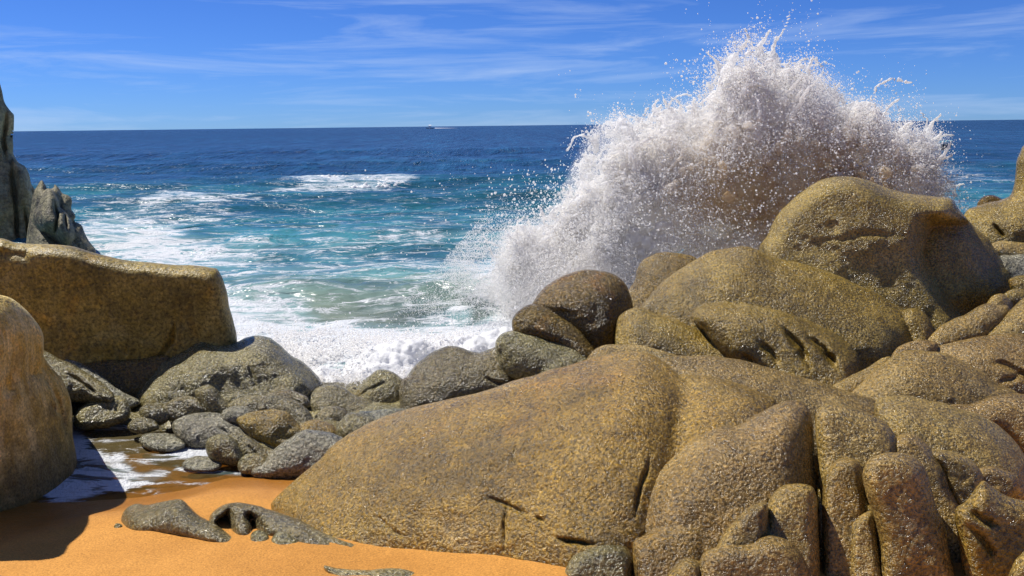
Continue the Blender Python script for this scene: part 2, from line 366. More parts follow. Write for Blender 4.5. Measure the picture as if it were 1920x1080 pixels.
# ------------------------------------------------------------------ sea
FOAM = [   # (outline in photo pixels, strength, soft edge in pixels)
    ([(90, 480), (140, 410), (230, 392), (330, 400), (440, 395), (400, 425), (350, 440), (420, 455), (540, 470), (470, 500), (420, 520), (200, 520)], 0.55, 25),
    ([(150, 470), (160, 425), (260, 420), (330, 430), (370, 470), (400, 500), (250, 500)], 0.70, 30),
    ([(250, 392), (330, 372), (430, 378), (560, 360), (700, 355), (790, 345), (785, 356), (700, 374), (560, 378), (440, 392), (340, 398)], 0.47, 7),
    ([(540, 356), (570, 342), (650, 340), (740, 340), (788, 342), (770, 358), (700, 366), (600, 364)], 0.50, 5),
    ([(430, 455), (560, 462), (700, 452), (800, 444), (880, 446), (870, 462), (780, 468), (640, 478), (520, 486), (430, 480)], 0.42, 9),
    ([(410, 500), (600, 480), (900, 470), (960, 520), (900, 560), (700, 545), (560, 560), (440, 580)], 0.44, 30),
    ([(440, 590), (480, 555), (560, 560), (620, 590), (760, 600), (860, 570), (900, 590), (840, 640), (440, 640)], 0.55, 22),
    ([(420, 585), (500, 600), (600, 606), (700, 616), (790, 624), (880, 612), (960, 585), (1100, 560), (1100, 760), (420, 760)], 1.0, 14),
    ([(830, 520), (920, 470), (1000, 430), (1200, 430), (1200, 640), (960, 620), (880, 580)], 0.58, 45),
    ([(620, 560), (760, 555), (840, 560), (860, 600), (700, 600)], 0.33, 18),
    ([(1640, 300), (1760, 310), (1900, 330), (1900, 345), (1760, 340)], 0.30, 8),
    ([(470, 640), (520, 580), (440, 560), (400, 560), (400, 640)], 0.7, 20),
    # the pool behind the left pillar
    ([(120, 780), (150, 800), (165, 830), (195, 850), (225, 850), (240, 865), (262, 885), (300, 880), (325, 888), (305, 900), (262, 914), (205, 922), (100, 940), (60, 900), (100, 800)], 0.74, 9),
    ([(140, 790), (260, 788), (330, 790), (320, 806), (230, 804), (165, 812)], 0.68, 10),
    ([(315, 850), (345, 838), (390, 833), (396, 852), (370, 858), (335, 858)], 1.0, 6),
    ([(235, 862), (330, 842), (345, 860), (290, 876), (250, 874)], 0.40, 8),
    ([(330, 872), (350, 878), (420, 884), (500, 889), (580, 884), (580, 893), (500, 896), (400, 891), (340, 884)], 0.85, 4),
]
def build_sea():
    xs_mid = np.arange(-10.0, 6.0, 0.055)
    def grow(a, end, d):
        out = [a]; 
        while abs(out[-1]) < end: d *= 1.12; out.append(out[-1] + d * np.sign(a))
        return np.array(out[1:])
    xs = np.concatenate([grow(-10.0, 9500, 0.06)[::-1], xs_mid, grow(6.0, 9500, 0.06)])
    ys = [6.2]
    while ys[-1] < 13000:
        y = ys[-1]; ys.append(y + min(max(0.035, y * y / 4600.0), 0.35 * y))
    ys = np.array(ys)
    X, Y = np.meshgrid(xs, ys); P0 = np.stack([X, Y, 0 * X], -1)
    ease = np.clip((Y - 9.5) / 6, 0, 1)
    Z = 0.10 * fbm(P0 * np.array([0.28, 0.55, 0]) + 3, 4, 21) * ease
    Z += 0.05 * fbm(P0 * np.array([0.9, 1.7, 0]), 3, 31) * ease
    def swell(yc, slope, amp, wf, wb, x0, x1, seed):
        c = yc + slope * X + 0.8 * vnoise(np.stack([X * 0.12, 0 * X + seed, 0 * X], -1), seed) * (yc / 25)
        d = Y - c; k = np.where(d < 0, np.exp(-(d / wf) ** 2), np.exp(-(d / wb) ** 2))
        win = np.clip((X - x0) / 5, 0, 1) * np.clip((x1 - X) / 5, 0, 1)
        return amp * k * win
    Z += swell(46, 0.30, 0.55, 3.2, 7, -30, 14, 1) + swell(36, 0.12, 0.35, 2.4, 6, -30, 12, 2)
    Z += swell(24, 0.08, 0.24, 1.5, 3.5, -20, 8, 3) + swell(15.4, -0.05, 0.34, 1.0, 2.4, -9, 9, 4)
    Z += swell(70, 0.1, 0.45, 5, 9, -50, 60, 5) + swell(105, 0.15, 0.5, 7, 12, -90, 90, 6) + swell(62, -0.1, 0.35, 4, 8, 5, 60, 7)
    P = np.stack([X, Y, Z], -1)
    PX, PY = project(P0)
    wob = fbm(P0 * np.array([0.10, 0.16, 0]), 3, 41) * 0.18
    lg = np.log(Y) + wob * np.clip((Y - 12) / 16, 0, 1)
    stops = [(7, (0.16, 0.105, 0.030)), (9.5, (0.20, 0.17, 0.085)), (12.5, (0.19, 0.20, 0.14)), (14.2, (0.13, 0.175, 0.145)), (16.0, (0.075, 0.185, 0.195)), (18, (0.05, 0.165, 0.20)), (23, (0.030, 0.135, 0.17)),
             (30, (0.016, 0.105, 0.135)), (40, (0.011, 0.078, 0.118)), (60, (0.007, 0.052, 0.110)), (110, (0.005, 0.040, 0.100)), (400, (0.003, 0.028, 0.075)), (3000, (0.003, 0.026, 0.062))]
    lx = [math.log(a) for a, _ in stops]
    C = np.stack([np.interp(lg, lx, [c[k] for _, c in stops]) for k in range(3)] + [np.ones_like(X)], -1)
    foam = np.zeros_like(X)
    jx = PX + 14 * fbm(P0 * 1.1, 3, 51) * np.clip((Y - 9) / 8, 0.25, 1); jy = PY + 5 * fbm(P0 * 1.1, 3, 61) * np.clip((Y - 9) / 8, 0.5, 1)
    for pts, s, soft in FOAM:
        pl = smooth_poly(pts, 3)
        bb = (PX > pl[:, 0].min() - 80) & (PX < pl[:, 0].max() + 80) & (PY > pl[:, 1].min() - 60) & (PY < pl[:, 1].max() + 60)
        if not bb.any(): continue
        x = jx[bb]; y = jy[bb]
        d, _, _ = seg_dist(x, y, pl, True); d = np.where(inside_poly(x, y, pl), d, -d)
        foam[bb] = np.maximum(foam[bb], s * np.clip(0.5 + d / (2 * soft), 0, 1))
    base = np.interp(Y, [7, 12, 14, 26, 45, 70], [0.22, 0.24, 0.28, 0.26, 0.10, 0.0])
    foam = np.maximum(foam, base)
    depth = np.clip(-sand_z(X, Y), 0, 3)
    depth = np.where(Y > 12, 3, depth)
    ny, nx = X.shape; idx = np.arange(nx * ny).reshape(ny, nx)
    q = np.stack([idx[:-1, :-1], idx[:-1, 1:], idx[1:, 1:], idx[1:, :-1]], -1).reshape(-1, 4)
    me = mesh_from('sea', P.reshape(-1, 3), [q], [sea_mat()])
    a = me.attributes.new('water_colour', 'FLOAT_COLOR', 'POINT'); a.data.foreach_set('color', C.reshape(-1).astype(np.float32))
    a = me.attributes.new('foam', 'FLOAT', 'POINT'); a.data.foreach_set('value', foam.ravel().astype(np.float32))
    a = me.attributes.new('depth', 'FLOAT', 'POINT'); a.data.foreach_set('value', depth.ravel().astype(np.float32))
    link('sea', me, kind='structure')

# ------------------------------------------------------------------ rocks
ROCK_SEED = [100]
def rock(name, label, lobes, Y0, mat, row0=None, lean=0.8, bulge=None, rad=0.95, thick=1.0, amp=0.02, freq=2.2, cracks=(), step=3.4, group=None, wob=1.2, kblend=0.03, bury=None, shift=True, yaw=0.0, bf=0.16):
    """A boulder solid: each lobe is (outline in photo pixels[, push back in m[, bulge in m]]) standing at distance Y0, leaning back;
    lobes melt into one closed stone with a rounded back."""
    ROCK_SEED[0] += 7; seed = ROCK_SEED[0]
    if isinstance(lobes[0][0], (int, float)): lobes = [(lobes,)]
    L_ = []
    for lb in lobes:
        pl = smooth_poly(lb[0], 6)
        nrm = np.stack([pl[:, 0] * 0.03, pl[:, 1] * 0.03, 0 * pl[:, 0]], -1)
        pl = pl + wob * np.stack([fbm(nrm, 3, seed), fbm(nrm + 50, 3, seed + 1)], -1)
        if bury is None: bury = float(np.clip(bf * min(np.ptp(pl[:, 0]), np.ptp(pl[:, 1])), 4, 60))
        orig_low = pl[:, 1].max() if not L_ else max(orig_low, pl[:, 1].max())
        if bury:                                  # carry the foot of the stone on below the ground
            tg = np.roll(pl, -1, 0) - np.roll(pl, 1, 0); area = np.sum(pl[:, 0] * np.roll(pl[:, 1], -1) - np.roll(pl[:, 0], -1) * pl[:, 1])
            ny_ = -tg[:, 0] / (np.linalg.norm(tg, axis=1) + 1e-6) * (1 if area > 0 else -1)
            low = np.clip((ny_ - 0.1) / 0.5, 0, 1) * (pl[:, 1] > pl[:, 1].min() + 0.35 * np.ptp(pl[:, 1]))
            k_ = np.ones(9) / 9; low = np.convolve(np.concatenate([low[-4:], low, low[:4]]), k_, 'valid')
            pl = pl + np.stack([0 * low, bury * low], -1)
        L_.append((pl, lb[1] if len(lb) > 1 else 0.0, lb[2] if len(lb) > 2 else None, lb[3] if len(lb) > 3 else rad))
    allp = np.concatenate([l[0] for l in L_])
    x0, y0 = allp.min(0) - 2 * step; x1, y1 = allp.max(0) + 2 * step
    xs = np.arange(x0, x1 + step, step); ys = np.arange(y0, y1 + step, step)
    X, Yp = np.meshgrid(xs, ys)
    rb = row0 if row0 else orig_low - 4
    cx = allp[:, 0].mean()
    dzb = float(ray(np.array(cx), np.array(rb))[2]); z0 = CAM_H + dzb * Y0
    SD = np.full(X.shape, -1e9); NX = X.copy(); NY = Yp.copy(); data = []
    for pl, off, bg_, rd_ in L_:
        d, qx, qy = seg_dist(X, Yp, pl, True)
        ins = inside_poly(X, Yp, pl); sd = np.where(ins, d, -d)
        k = sd > SD; SD[k] = sd[k]; NX[k] = qx[k]; NY[k] = qy[k]
        data.append((sd, off, bg_, rd_))
    inside = SD > 0
    GX = np.where(inside, X, NX); GY = np.where(inside, Yp, NY)
    cell = inside[:-1, :-1] | inside[1:, :-1] | inside[:-1, 1:] | inside[1:, 1:]
    used = np.zeros(X.shape, bool)
    for a in (0, 1):
        for b in (0, 1):
            used[a:a + cell.shape[0], b:b + cell.shape[1]] |= cell
    D = ray(GX, GY)
    plane = (Y0 + lean * (CAM_H - z0)) / (1 - lean * D[..., 2])
    plane = plane + yaw * (cx - GX) / F * Y0
    Yf = np.full(X.shape, 1e9); maxoff = max(o for _, o, _, _ in L_)
    profs = np.zeros(X.shape)
    for sd, off, bg_, rd_ in data:
        inr = sd.max(); R = max(rd_ * inr, 2 * step); t = np.clip(sd / R, 0, 1)
        pr = np.sqrt(np.clip(1 - (1 - t) ** 2, 0, 1))
        free = sd > 1.6 * step
        for _ in range(int(np.clip((0.35 * R / step) ** 2, 4, 160))):
            q = pr.copy()
            q[1:-1, 1:-1] = (pr[:-2, 1:-1] + pr[2:, 1:-1] + pr[1:-1, :-2] + pr[1:-1, 2:] + 2 * pr[1:-1, 1:-1]) / 6
            pr = np.where(free, q, pr)
        bb = bg_ if bg_ is not None else (bulge if bulge is not None else 0.85 * inr * Y0 / F)
        yl = plane + off - bb * pr
        yl = np.where(sd > -0.01, yl, np.where(sd > -1.01 * step, plane + off, 1e9))
        # smooth minimum where lobes meet
        both = (Yf < 1e8) & (yl < 1e8)
        h = np.clip(0.5 + 0.5 * (Yf - yl) / kblend, 0, 1)
        sm = Yf * (1 - h) + yl * h - kblend * h * (1 - h)
        Yf = np.where(both, np.where(sd > 0, sm, Yf), np.minimum(Yf, yl))
        profs = np.maximum(profs, np.where(sd > 0, pr, 0))
    Yf = np.where(Yf > 1e8, plane + maxoff, Yf)
    if shift:                                     # Y0 is where the visible foot of the stone stands
        ri = int(np.clip(round((rb - y0) / step), 0, len(ys) - 1)); cols = np.where(inside[ri])[0]
        if len(cols) > 2:
            cols = cols[int(len(cols) * 0.2):max(int(len(cols) * 0.8), int(len(cols) * 0.2) + 1)]
            dl = Y0 - float(np.median(Yf[ri, cols])); Yf = Yf + dl; plane = plane + dl
    P = D * Yf[..., None]
    edge = np.clip(SD / (5 * step), 0, 1)
    mpp = Y0 / F
    n = 0.8 * amp * fbm(P * freq, 5, seed, 0.46) + 0.10 * amp * fbm(P * freq * 6, 3, seed + 3)
    Yf = Yf + n * (0.25 + 0.75 * edge) * (SD > 0)
    for pts, wpx, dep in cracks:
        pts = np.asarray(pts, float)
        jx = X + 2.0 * vnoise(np.stack([X * 0.06, Yp * 0.06, 0 * X], -1), seed + 9); jy = Yp + 2.0 * vnoise(np.stack([X * 0.06, Yp * 0.06, 0 * X + 9], -1), seed + 9)
        d, _, _ = seg_dist(jx, jy, pts, False)
        L0 = np.hypot(*(pts[-1] - pts[0])) + 1e-6       # cracks die out towards their ends
        fd = np.clip(np.hypot(jx - pts[0, 0], jy - pts[0, 1]) / (0.35 * L0), 0.15, 1) * np.clip(np.hypot(jx - pts[-1, 0], jy - pts[-1, 1]) / (0.22 * L0), 0.35, 1)
        Yf = Yf + dep * fd * np.exp(-(d / (wpx * (0.55 + 0.45 * fd))) ** 2)
    inr_all = max(float(d_[0].max()) for d_ in data) * mpp
    Yb = np.maximum(plane + maxoff + thick * 1.4 * inr_all * profs, Yf + 0.02)
    Vf = D * Yf[..., None] + np.array([0, 0, CAM_H]); Vb = D * Yb[..., None] + np.array([0, 0, CAM_H])
    fi = -np.ones(X.shape, int); fi[used] = np.arange(used.sum())
    nf = used.sum(); bi = fi.copy(); ib = used & inside
    bi[ib] = nf + np.arange(ib.sum())
    V = np.concatenate([Vf[used], Vb[ib]])
    def quads(ix):
        return np.stack([ix[:-1, :-1][cell], ix[1:, :-1][cell], ix[1:, 1:][cell], ix[:-1, 1:][cell]], -1)
    F1 = quads(fi); F2 = quads(bi)[:, ::-1]
    same = (F2 < nf).all(1); F2 = F2[~same]
    lo = V.min(0); org = np.array([V[:, 0].mean(), V[:, 1].mean(), lo[2]])
    me = mesh_from(name, V - org, [F1, F2], [M[mat]])
    return link(name, me, tuple(org), label=label, category='cliff' if 'cliff' in name else ('rock' if 'rock' in name else 'boulder'), group=group)

build_sand()
build_sea()
# ---- left side
GL = 'big rocks on the left of the cove'; GP = 'small rocks round the tide pool'; GC = 'boulders along the edge of the surf'
GR = 'piled boulders on the right'; GF = 'split boulders in the right foreground'; GS = 'low rocks poking out of the sand'
rock('cliff_face', 'tall pale cliff with dark upright fissures rising at the far left edge', [
    ([(-160, 60), (-60, 95), (-10, 140), (2, 168), (10, 192), (20, 208), (25, 216), (24, 228), (19, 238), (25, 248), (26, 284), (36, 302), (48, 313), (56, 328), (61, 345), (70, 362), (82, 400), (90, 440), (110, 490), (60, 520), (-160, 530)], 0.6, 1.6),
    ([(-60, 300), (5, 290), (20, 330), (30, 380), (34, 430), (40, 500), (-60, 510)], 0.2, 0.7),
    ([(26, 300), (46, 320), (58, 350), (66, 400), (72, 450), (70, 500), (36, 500), (30, 420), (24, 350)], 0.0, 0.6)], 22.5, 'cliff', row0=470, lean=0.25, amp=0.16, freq=0.9,
    cracks=[([(14, 205), (6, 260), (10, 300)], 5, 0.35), ([(20, 300), (28, 370), (33, 470)], 4, 0.4), ([(44, 380), (54, 430), (58, 480)], 3, 0.3), ([(60, 345), (66, 400), (72, 460)], 3, 0.25)], wob=2, step=2.6, group=GL)
rock('sea_rock', 'jagged dark rock spur at the foot of the cliff, foam beside it', [
    ([(60, 372), (68, 350), (77, 337), (84, 346), (88, 356), (98, 352), (106, 352), (112, 360), (116, 380), (112, 420), (90, 470), (50, 480)], 0.5, 0.5, 0.6),
    ([(100, 352), (108, 350), (116, 361), (127, 367), (134, 376), (135, 393), (142, 402), (138, 414), (147, 418), (154, 424), (160, 438), (167, 453), (181, 474), (170, 500), (80, 500), (100, 430)], 0.7, 0.7),
    ([(84, 356), (98, 356), (110, 375), (114, 390), (128, 402), (140, 430), (136, 446), (120, 452), (95, 432), (70, 420), (62, 400), (70, 385)], 0.0, 0.8),
    ([(66, 420), (92, 436), (110, 450), (135, 452), (150, 470), (150, 500), (60, 500)], 0.1, 0.6)], 20.5, 'spur', row0=475, lean=0.4, amp=0.12, freq=1.3, wob=1.3, step=2.2, group=GL, kblend=0.01,
    cracks=[([(100, 380), (108, 410), (104, 440)], 2.5, 0.3), ([(120, 400), (126, 430)], 2.5, 0.3)])
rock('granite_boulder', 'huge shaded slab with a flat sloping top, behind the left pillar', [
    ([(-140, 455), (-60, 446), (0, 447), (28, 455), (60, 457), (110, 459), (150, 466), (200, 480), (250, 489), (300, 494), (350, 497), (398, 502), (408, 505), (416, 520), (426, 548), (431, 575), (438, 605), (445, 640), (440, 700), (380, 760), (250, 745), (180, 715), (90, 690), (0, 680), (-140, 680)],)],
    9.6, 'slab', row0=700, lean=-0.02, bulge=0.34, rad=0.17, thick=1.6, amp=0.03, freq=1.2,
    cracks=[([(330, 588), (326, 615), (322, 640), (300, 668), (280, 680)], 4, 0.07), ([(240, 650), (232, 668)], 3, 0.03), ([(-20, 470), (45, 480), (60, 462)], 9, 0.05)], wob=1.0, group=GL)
rock('granite_boulder', 'undercut brown ledge along the foot of the shaded slab', [
    ([(80, 700), (150, 684), (200, 676), (260, 672), (300, 665), (320, 672), (300, 700), (270, 730), (240, 750), (150, 740)], 0, 0.12)], 9.35, 'wet', row0=720, lean=0.5, amp=0.03, group=GL)
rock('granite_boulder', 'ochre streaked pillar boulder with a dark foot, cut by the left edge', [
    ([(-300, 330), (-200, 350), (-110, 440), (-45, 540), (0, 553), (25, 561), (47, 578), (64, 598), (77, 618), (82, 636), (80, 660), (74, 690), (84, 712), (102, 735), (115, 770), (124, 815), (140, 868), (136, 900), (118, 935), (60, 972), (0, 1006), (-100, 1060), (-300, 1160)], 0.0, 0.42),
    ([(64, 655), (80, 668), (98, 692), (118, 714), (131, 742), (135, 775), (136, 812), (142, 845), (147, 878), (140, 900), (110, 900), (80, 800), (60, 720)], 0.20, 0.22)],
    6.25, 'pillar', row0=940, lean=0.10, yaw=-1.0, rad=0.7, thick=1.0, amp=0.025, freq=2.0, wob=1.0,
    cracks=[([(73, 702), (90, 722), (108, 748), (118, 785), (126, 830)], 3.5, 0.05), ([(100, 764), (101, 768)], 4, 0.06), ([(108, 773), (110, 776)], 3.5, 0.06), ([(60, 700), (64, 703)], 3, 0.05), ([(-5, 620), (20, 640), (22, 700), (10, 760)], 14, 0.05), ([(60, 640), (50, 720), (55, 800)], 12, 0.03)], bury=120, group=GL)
for (nm, lab, lobes, Y0, mat, kw) in [
    ('rock_ridge', 'long olive ridge of rock sloping down beside the left pillar', [[(60, 655), (85, 658), (112, 672), (150, 690), (185, 712), (212, 735), (216, 752), (190, 754), (150, 750), (100, 745), (60, 720)]], 8.6, 'grey', dict(lean=0.72, cracks=[([(110, 690), (150, 715), (190, 745)], 3, 0.05)])),
    ('rock_ridge', 'second ridge of wet rock just below the undercut ledge', [[(120, 676), (150, 680), (182, 698), (212, 722), (240, 738), (262, 752), (230, 765), (200, 745), (160, 705)]], 9.0, 'silver', dict(lean=0.72)),
    ('rock', 'dark hollowed rock in the shade between ridge and tide pool', [[(118, 720), (145, 735), (190, 740), (215, 748), (205, 770), (160, 775), (130, 775), (110, 760)]], 8.75, 'grey', dict(lean=1.2)),
    ('granite_boulder', 'humped boulder with two rounded tops in front of the slab corner', [[(250, 742), (268, 716), (288, 692), (300, 679), (320, 668), (345, 654), (365, 642), (376, 637), (386, 640), (402, 644), (428, 643), (446, 641), (465, 633), (485, 630), (506, 634), (520, 643), (531, 653), (547, 667), (570, 681), (590, 699), (602, 714), (606, 726), (600, 760), (560, 800), (420, 800), (300, 800), (250, 775)]], 8.9, 'grey', dict(lean=0.54, amp=0.05, row0=770, bulge=0.6, cracks=[([(463, 680), (472, 705), (481, 735)], 3, 0.035), ([(250, 705), (300, 702)], 4, 0.03), ([(292, 695), (305, 702)], 4, 0.05)])),
    ('rock', 'broad low rock at the back left of the tide pool', [[(136, 792), (148, 766), (182, 748), (206, 742), (230, 745), (243, 758), (246, 776), (228, 790), (180, 800), (150, 802)]], 8.45, 'grey', dict(lean=0.72, cracks=[([(222, 745), (218, 775)], 2.5, 0.03)])),
    ('rock', 'little round stone wedged beside the broad low pool rock', [[(260, 772), (272, 760), (294, 757), (311, 765), (319, 780), (302, 792), (270, 792)]], 8.35, 'grey', dict(lean=0.58)),
    ('rock', 'oval stone leaning against the upright block by the pool', [[(303, 762), (320, 750), (345, 742), (366, 744), (380, 756), (388, 772), (360, 780), (330, 788), (310, 780)]], 8.4, 'grey', dict(lean=0.58)),
    ('rock', 'upright square-topped block among the pool rocks below the hump', [[(366, 734), (374, 726), (390, 721), (403, 728), (416, 744), (432, 760), (442, 774), (415, 785), (388, 778), (374, 756)]], 8.45, 'grey', dict(lean=0.32)),
    ('rock', 'wide shelving rock under the right flank of the humped boulder', [[(428, 762), (448, 746), (480, 739), (520, 741), (550, 749), (575, 764), (592, 788), (608, 806), (604, 822), (560, 824), (530, 800), (500, 780), (460, 778)]], 8.2, 'grey', dict(lean=0.65)),
    ('rock', 'glittering pale grey rock sloping into the pool', [[(323, 800), (332, 786), (355, 776), (390, 772), (420, 776), (445, 788), (472, 806), (500, 823), (522, 840), (510, 860), (470, 856), (440, 838), (400, 836), (360, 834), (335, 820)]], 7.9, 'silver', dict(lean=1.2, cracks=[([(390, 780), (420, 805), (450, 830)], 3, 0.03), ([(362, 778), (385, 790)], 3, 0.03)])),
    ('rock', 'brown humped rock in the middle of the pool rocks', [[(444, 787), (460, 775), (490, 768), (516, 767), (536, 773), (556, 789), (570, 804), (564, 824), (545, 842), (515, 846), (488, 832), (462, 810)]], 7.95, 'fold', dict(lean=0.58)),
    ('rock', 'small steep rock standing at the right rim of the foamy pool', [[(387, 832), (394, 820), (415, 814), (436, 821), (450, 844), (458, 862), (436, 872), (400, 862), (388, 848)]], 7.5, 'grey', dict(lean=0.36)),
    ('rock', 'wedge of ribbed grey rock between the steep rock and the silver one', [[(428, 816), (460, 814), (492, 834), (522, 848), (510, 878), (470, 880), (446, 858)]], 7.55, 'grey', dict(lean=0.65, cracks=[([(455, 825), (480, 850), (490, 868)], 3, 0.03)])),
    ('rock', 'silver sparkling rock lying at the edge of the orange sand', [([(503, 854), (520, 836), (545, 820), (566, 808), (596, 807), (630, 814), (652, 828), (650, 850), (620, 885), (570, 895), (520, 895), (490, 888), (498, 868)],), ([(470, 884), (490, 864), (515, 852), (545, 858), (570, 880), (560, 898), (490, 895)], 0.02)], 7.25, 'silver', dict(lean=0.72)),
    ('rock', 'flat wet rock just breaking the surface of the pool', [[(262, 824), (280, 812), (310, 811), (335, 819), (348, 834), (322, 844), (284, 842)]], 7.95, 'silver', dict(lean=3.0, bulge=0.10)),
    ('rock', 'smallest wet rock awash in the pool', [[(340, 872), (358, 858), (385, 855), (415, 864), (405, 878), (365, 880)]], 7.45, 'silver', dict(lean=3.0, bulge=0.06)),
    ('rock', 'low stone at the water line under the left foot of the humped boulder', [[(240, 796), (256, 783), (276, 780), (292, 788), (298, 802), (270, 810), (246, 806)]], 8.25, 'grey', dict(lean=0.8)),
    ('rock', 'pale stone between the upright block and the brown humped rock', [[(414, 776), (430, 764), (452, 760), (472, 766), (480, 782), (452, 792), (420, 788)]], 8.2, 'silver', dict(lean=0.8)),
    ('rock', 'dark stone at the foot of the split-topped boulder', [[(590, 780), (604, 766), (628, 760), (650, 770), (656, 792), (622, 804), (594, 798)]], 8.5, 'grey', dict(lean=0.6)),
    ('rock', 'angular stone behind the silver rock, right of the brown humped one', [[(556, 812), (566, 795), (592, 787), (622, 797), (634, 818), (596, 834), (560, 828)]], 8.0, 'fold', dict(lean=0.6)),
    ('rock', 'small stone at the sand edge left of the silver rock', [[(446, 868), (458, 854), (480, 849), (500, 860), (504, 878), (474, 886), (450, 882)]], 7.32, 'grey', dict(lean=0.8)),
    ('rock', 'flat brown stone lying in the shade below the two rock ridges', [[(146, 766), (158, 748), (184, 740), (214, 750), (222, 768), (180, 778), (150, 774)]], 8.7, 'wet', dict(lean=0.9)),
    ('rock', 'knuckle of grey stone touching the left nose of the golden boulder', [[(600, 842), (612, 826), (634, 820), (654, 832), (652, 850), (624, 858), (602, 854)]], 7.5, 'silver', dict(lean=0.7)),
    ('rock', 'narrow stone wedged between humped boulder and shelving rock', [[(482, 752), (506, 738), (540, 732), (572, 742), (580, 760), (530, 768), (490, 766)]], 8.55, 'grey', dict(lean=0.6)),
]:
    rock(nm, lab, lobes if isinstance(lobes[0], tuple) else [(l,) for l in lobes], Y0, mat, group=GP, **{**dict(bf=0.06, rad=0.65, amp=0.04, freq=3.0, wob=1.6, step=2.8), **kw})
# ---- edge of the surf, middle
for (nm, lab, lobes, Y0, mat, kw) in [
    ('granite_boulder', 'dark split-topped boulder right of the hump, foam behind it', [([(570, 756), (580, 738), (600, 724), (625, 720), (646, 727), (660, 737), (690, 748), (745, 772), (720, 800), (660, 805), (640, 815), (600, 800), (578, 780)],), ([(570, 752), (590, 732), (625, 729), (650, 738), (640, 775), (612, 800), (582, 790)], -0.05)], 8.9, 'grey', dict(lean=0.50)),
    ('granite_boulder', 'pointed dark boulder in the gap below the white surf', [([(662, 740), (680, 718), (700, 698), (716, 692), (736, 696), (752, 707), (760, 718), (762, 770), (700, 785), (660, 765)],)], 9.2, 'grey', dict(lean=0.43, cracks=[([(735, 710), (690, 730), (668, 750)], 3, 0.04)])),
    ('granite_boulder', 'round-shouldered boulder with a separate front lobe beside the surf gap', [([(752, 725), (766, 702), (776, 687), (790, 674), (812, 659), (836, 650), (860, 649), (880, 656), (896, 660), (920, 653), (940, 648), (955, 675), (980, 700), (990, 720), (920, 770), (800, 790), (760, 770)],), ([(749, 745), (751, 718), (764, 706), (790, 704), (816, 715), (836, 730), (856, 748), (830, 780), (770, 785), (752, 768)], -0.12)], 8.7, 'grey', dict(lean=0.50, cracks=[([(905, 705), (925, 715), (950, 722)], 3, 0.05)])),
    ('rock', 'flat grey stone behind the left shoulder of the great golden boulder', [[(668, 778), (700, 768), (740, 766), (775, 768), (790, 785), (740, 815), (690, 815)]], 8.1, 'silver', dict(lean=0.72)),
    ('rock', 'grey stone tucked under the left slope of the great golden boulder', [[(638, 788), (655, 773), (680, 777), (707, 792), (715, 808), (680, 830), (640, 826), (630, 804)]], 7.9, 'grey', dict(lean=0.58)),
    ('rock', 'pebble-sized stone squeezed between silver rock and golden boulder', [[(643, 822), (660, 810), (676, 812), (672, 830), (650, 834)]], 7.55, 'grey', dict(lean=0.58)),
    ('granite_boulder', 'mossy grey-green boulder with a folded lip, below the rust boulder', [([(932, 662), (930, 640), (944, 625), (965, 620), (986, 625), (1006, 629), (1030, 635), (1060, 644), (1082, 654), (1098, 672), (1110, 700), (1040, 720), (985, 712), (950, 695), (936, 680)],), ([(1008, 700), (1028, 674), (1050, 664), (1078, 661), (1104, 672), (1120, 700), (1060, 725)], -0.10), ([(934, 655), (932, 640), (946, 627), (964, 622), (974, 640), (960, 655)], -0.06)], 8.5, 'grey', dict(lean=0.47)),
    ('granite_boulder', 'glossy rust-brown boulder with a folded flank, spray behind it', [([(995, 580), (1008, 552), (1030, 534), (1055, 518), (1082, 508), (1110, 506), (1140, 511), (1160, 519), (1174, 532), (1184, 560), (1188, 600), (1170, 640), (1160, 660), (1120, 670), (1080, 640), (1030, 610)],), ([(1080, 640), (1096, 606), (1112, 590), (1135, 600), (1160, 622), (1165, 650), (1130, 675)], -0.08)], 9.0, 'wet', dict(lean=0.50, cracks=[([(1000, 570), (1040, 585), (1080, 590)], 6, 0.03)])),
    ('granite_boulder', 'wet rounded roll of rock curling round the foot of the rust boulder', [[(960, 616), (960, 598), (972, 583), (990, 572), (1006, 571), (1024, 580), (1052, 596), (1082, 616), (1104, 642), (1118, 662), (1118, 690), (1085, 680), (1058, 655), (1030, 640), (1000, 630), (972, 625)]], 8.7, 'wet', dict(lean=0.50)),
    ('granite_boulder', 'dark round boulder between the rust boulder and the folded one', [[(1172, 575), (1178, 545), (1190, 526), (1194, 506), (1206, 487), (1226, 477), (1252, 473), (1282, 476), (1306, 484), (1320, 520), (1300, 580), (1240, 610), (1190, 610)]], 10.3, 'fold', dict(lean=0.43)),
    ('rock', 'thin flat rock lying along the crest behind the golden boulder', [[(1100, 678), (1116, 655), (1140, 646), (1172, 645), (1212, 650), (1250, 660), (1275, 672), (1260, 700), (1180, 700), (1120, 700)]], 7.7, 'tan', dict(lean=0.72)),
]:
    rock(nm, lab, lobes if isinstance(lobes[0], tuple) else [(l,) for l in lobes], Y0, mat, group=GC, **{**dict(bf=0.05, amp=0.03, freq=2.6, wob=1.4, step=2.8), **kw})
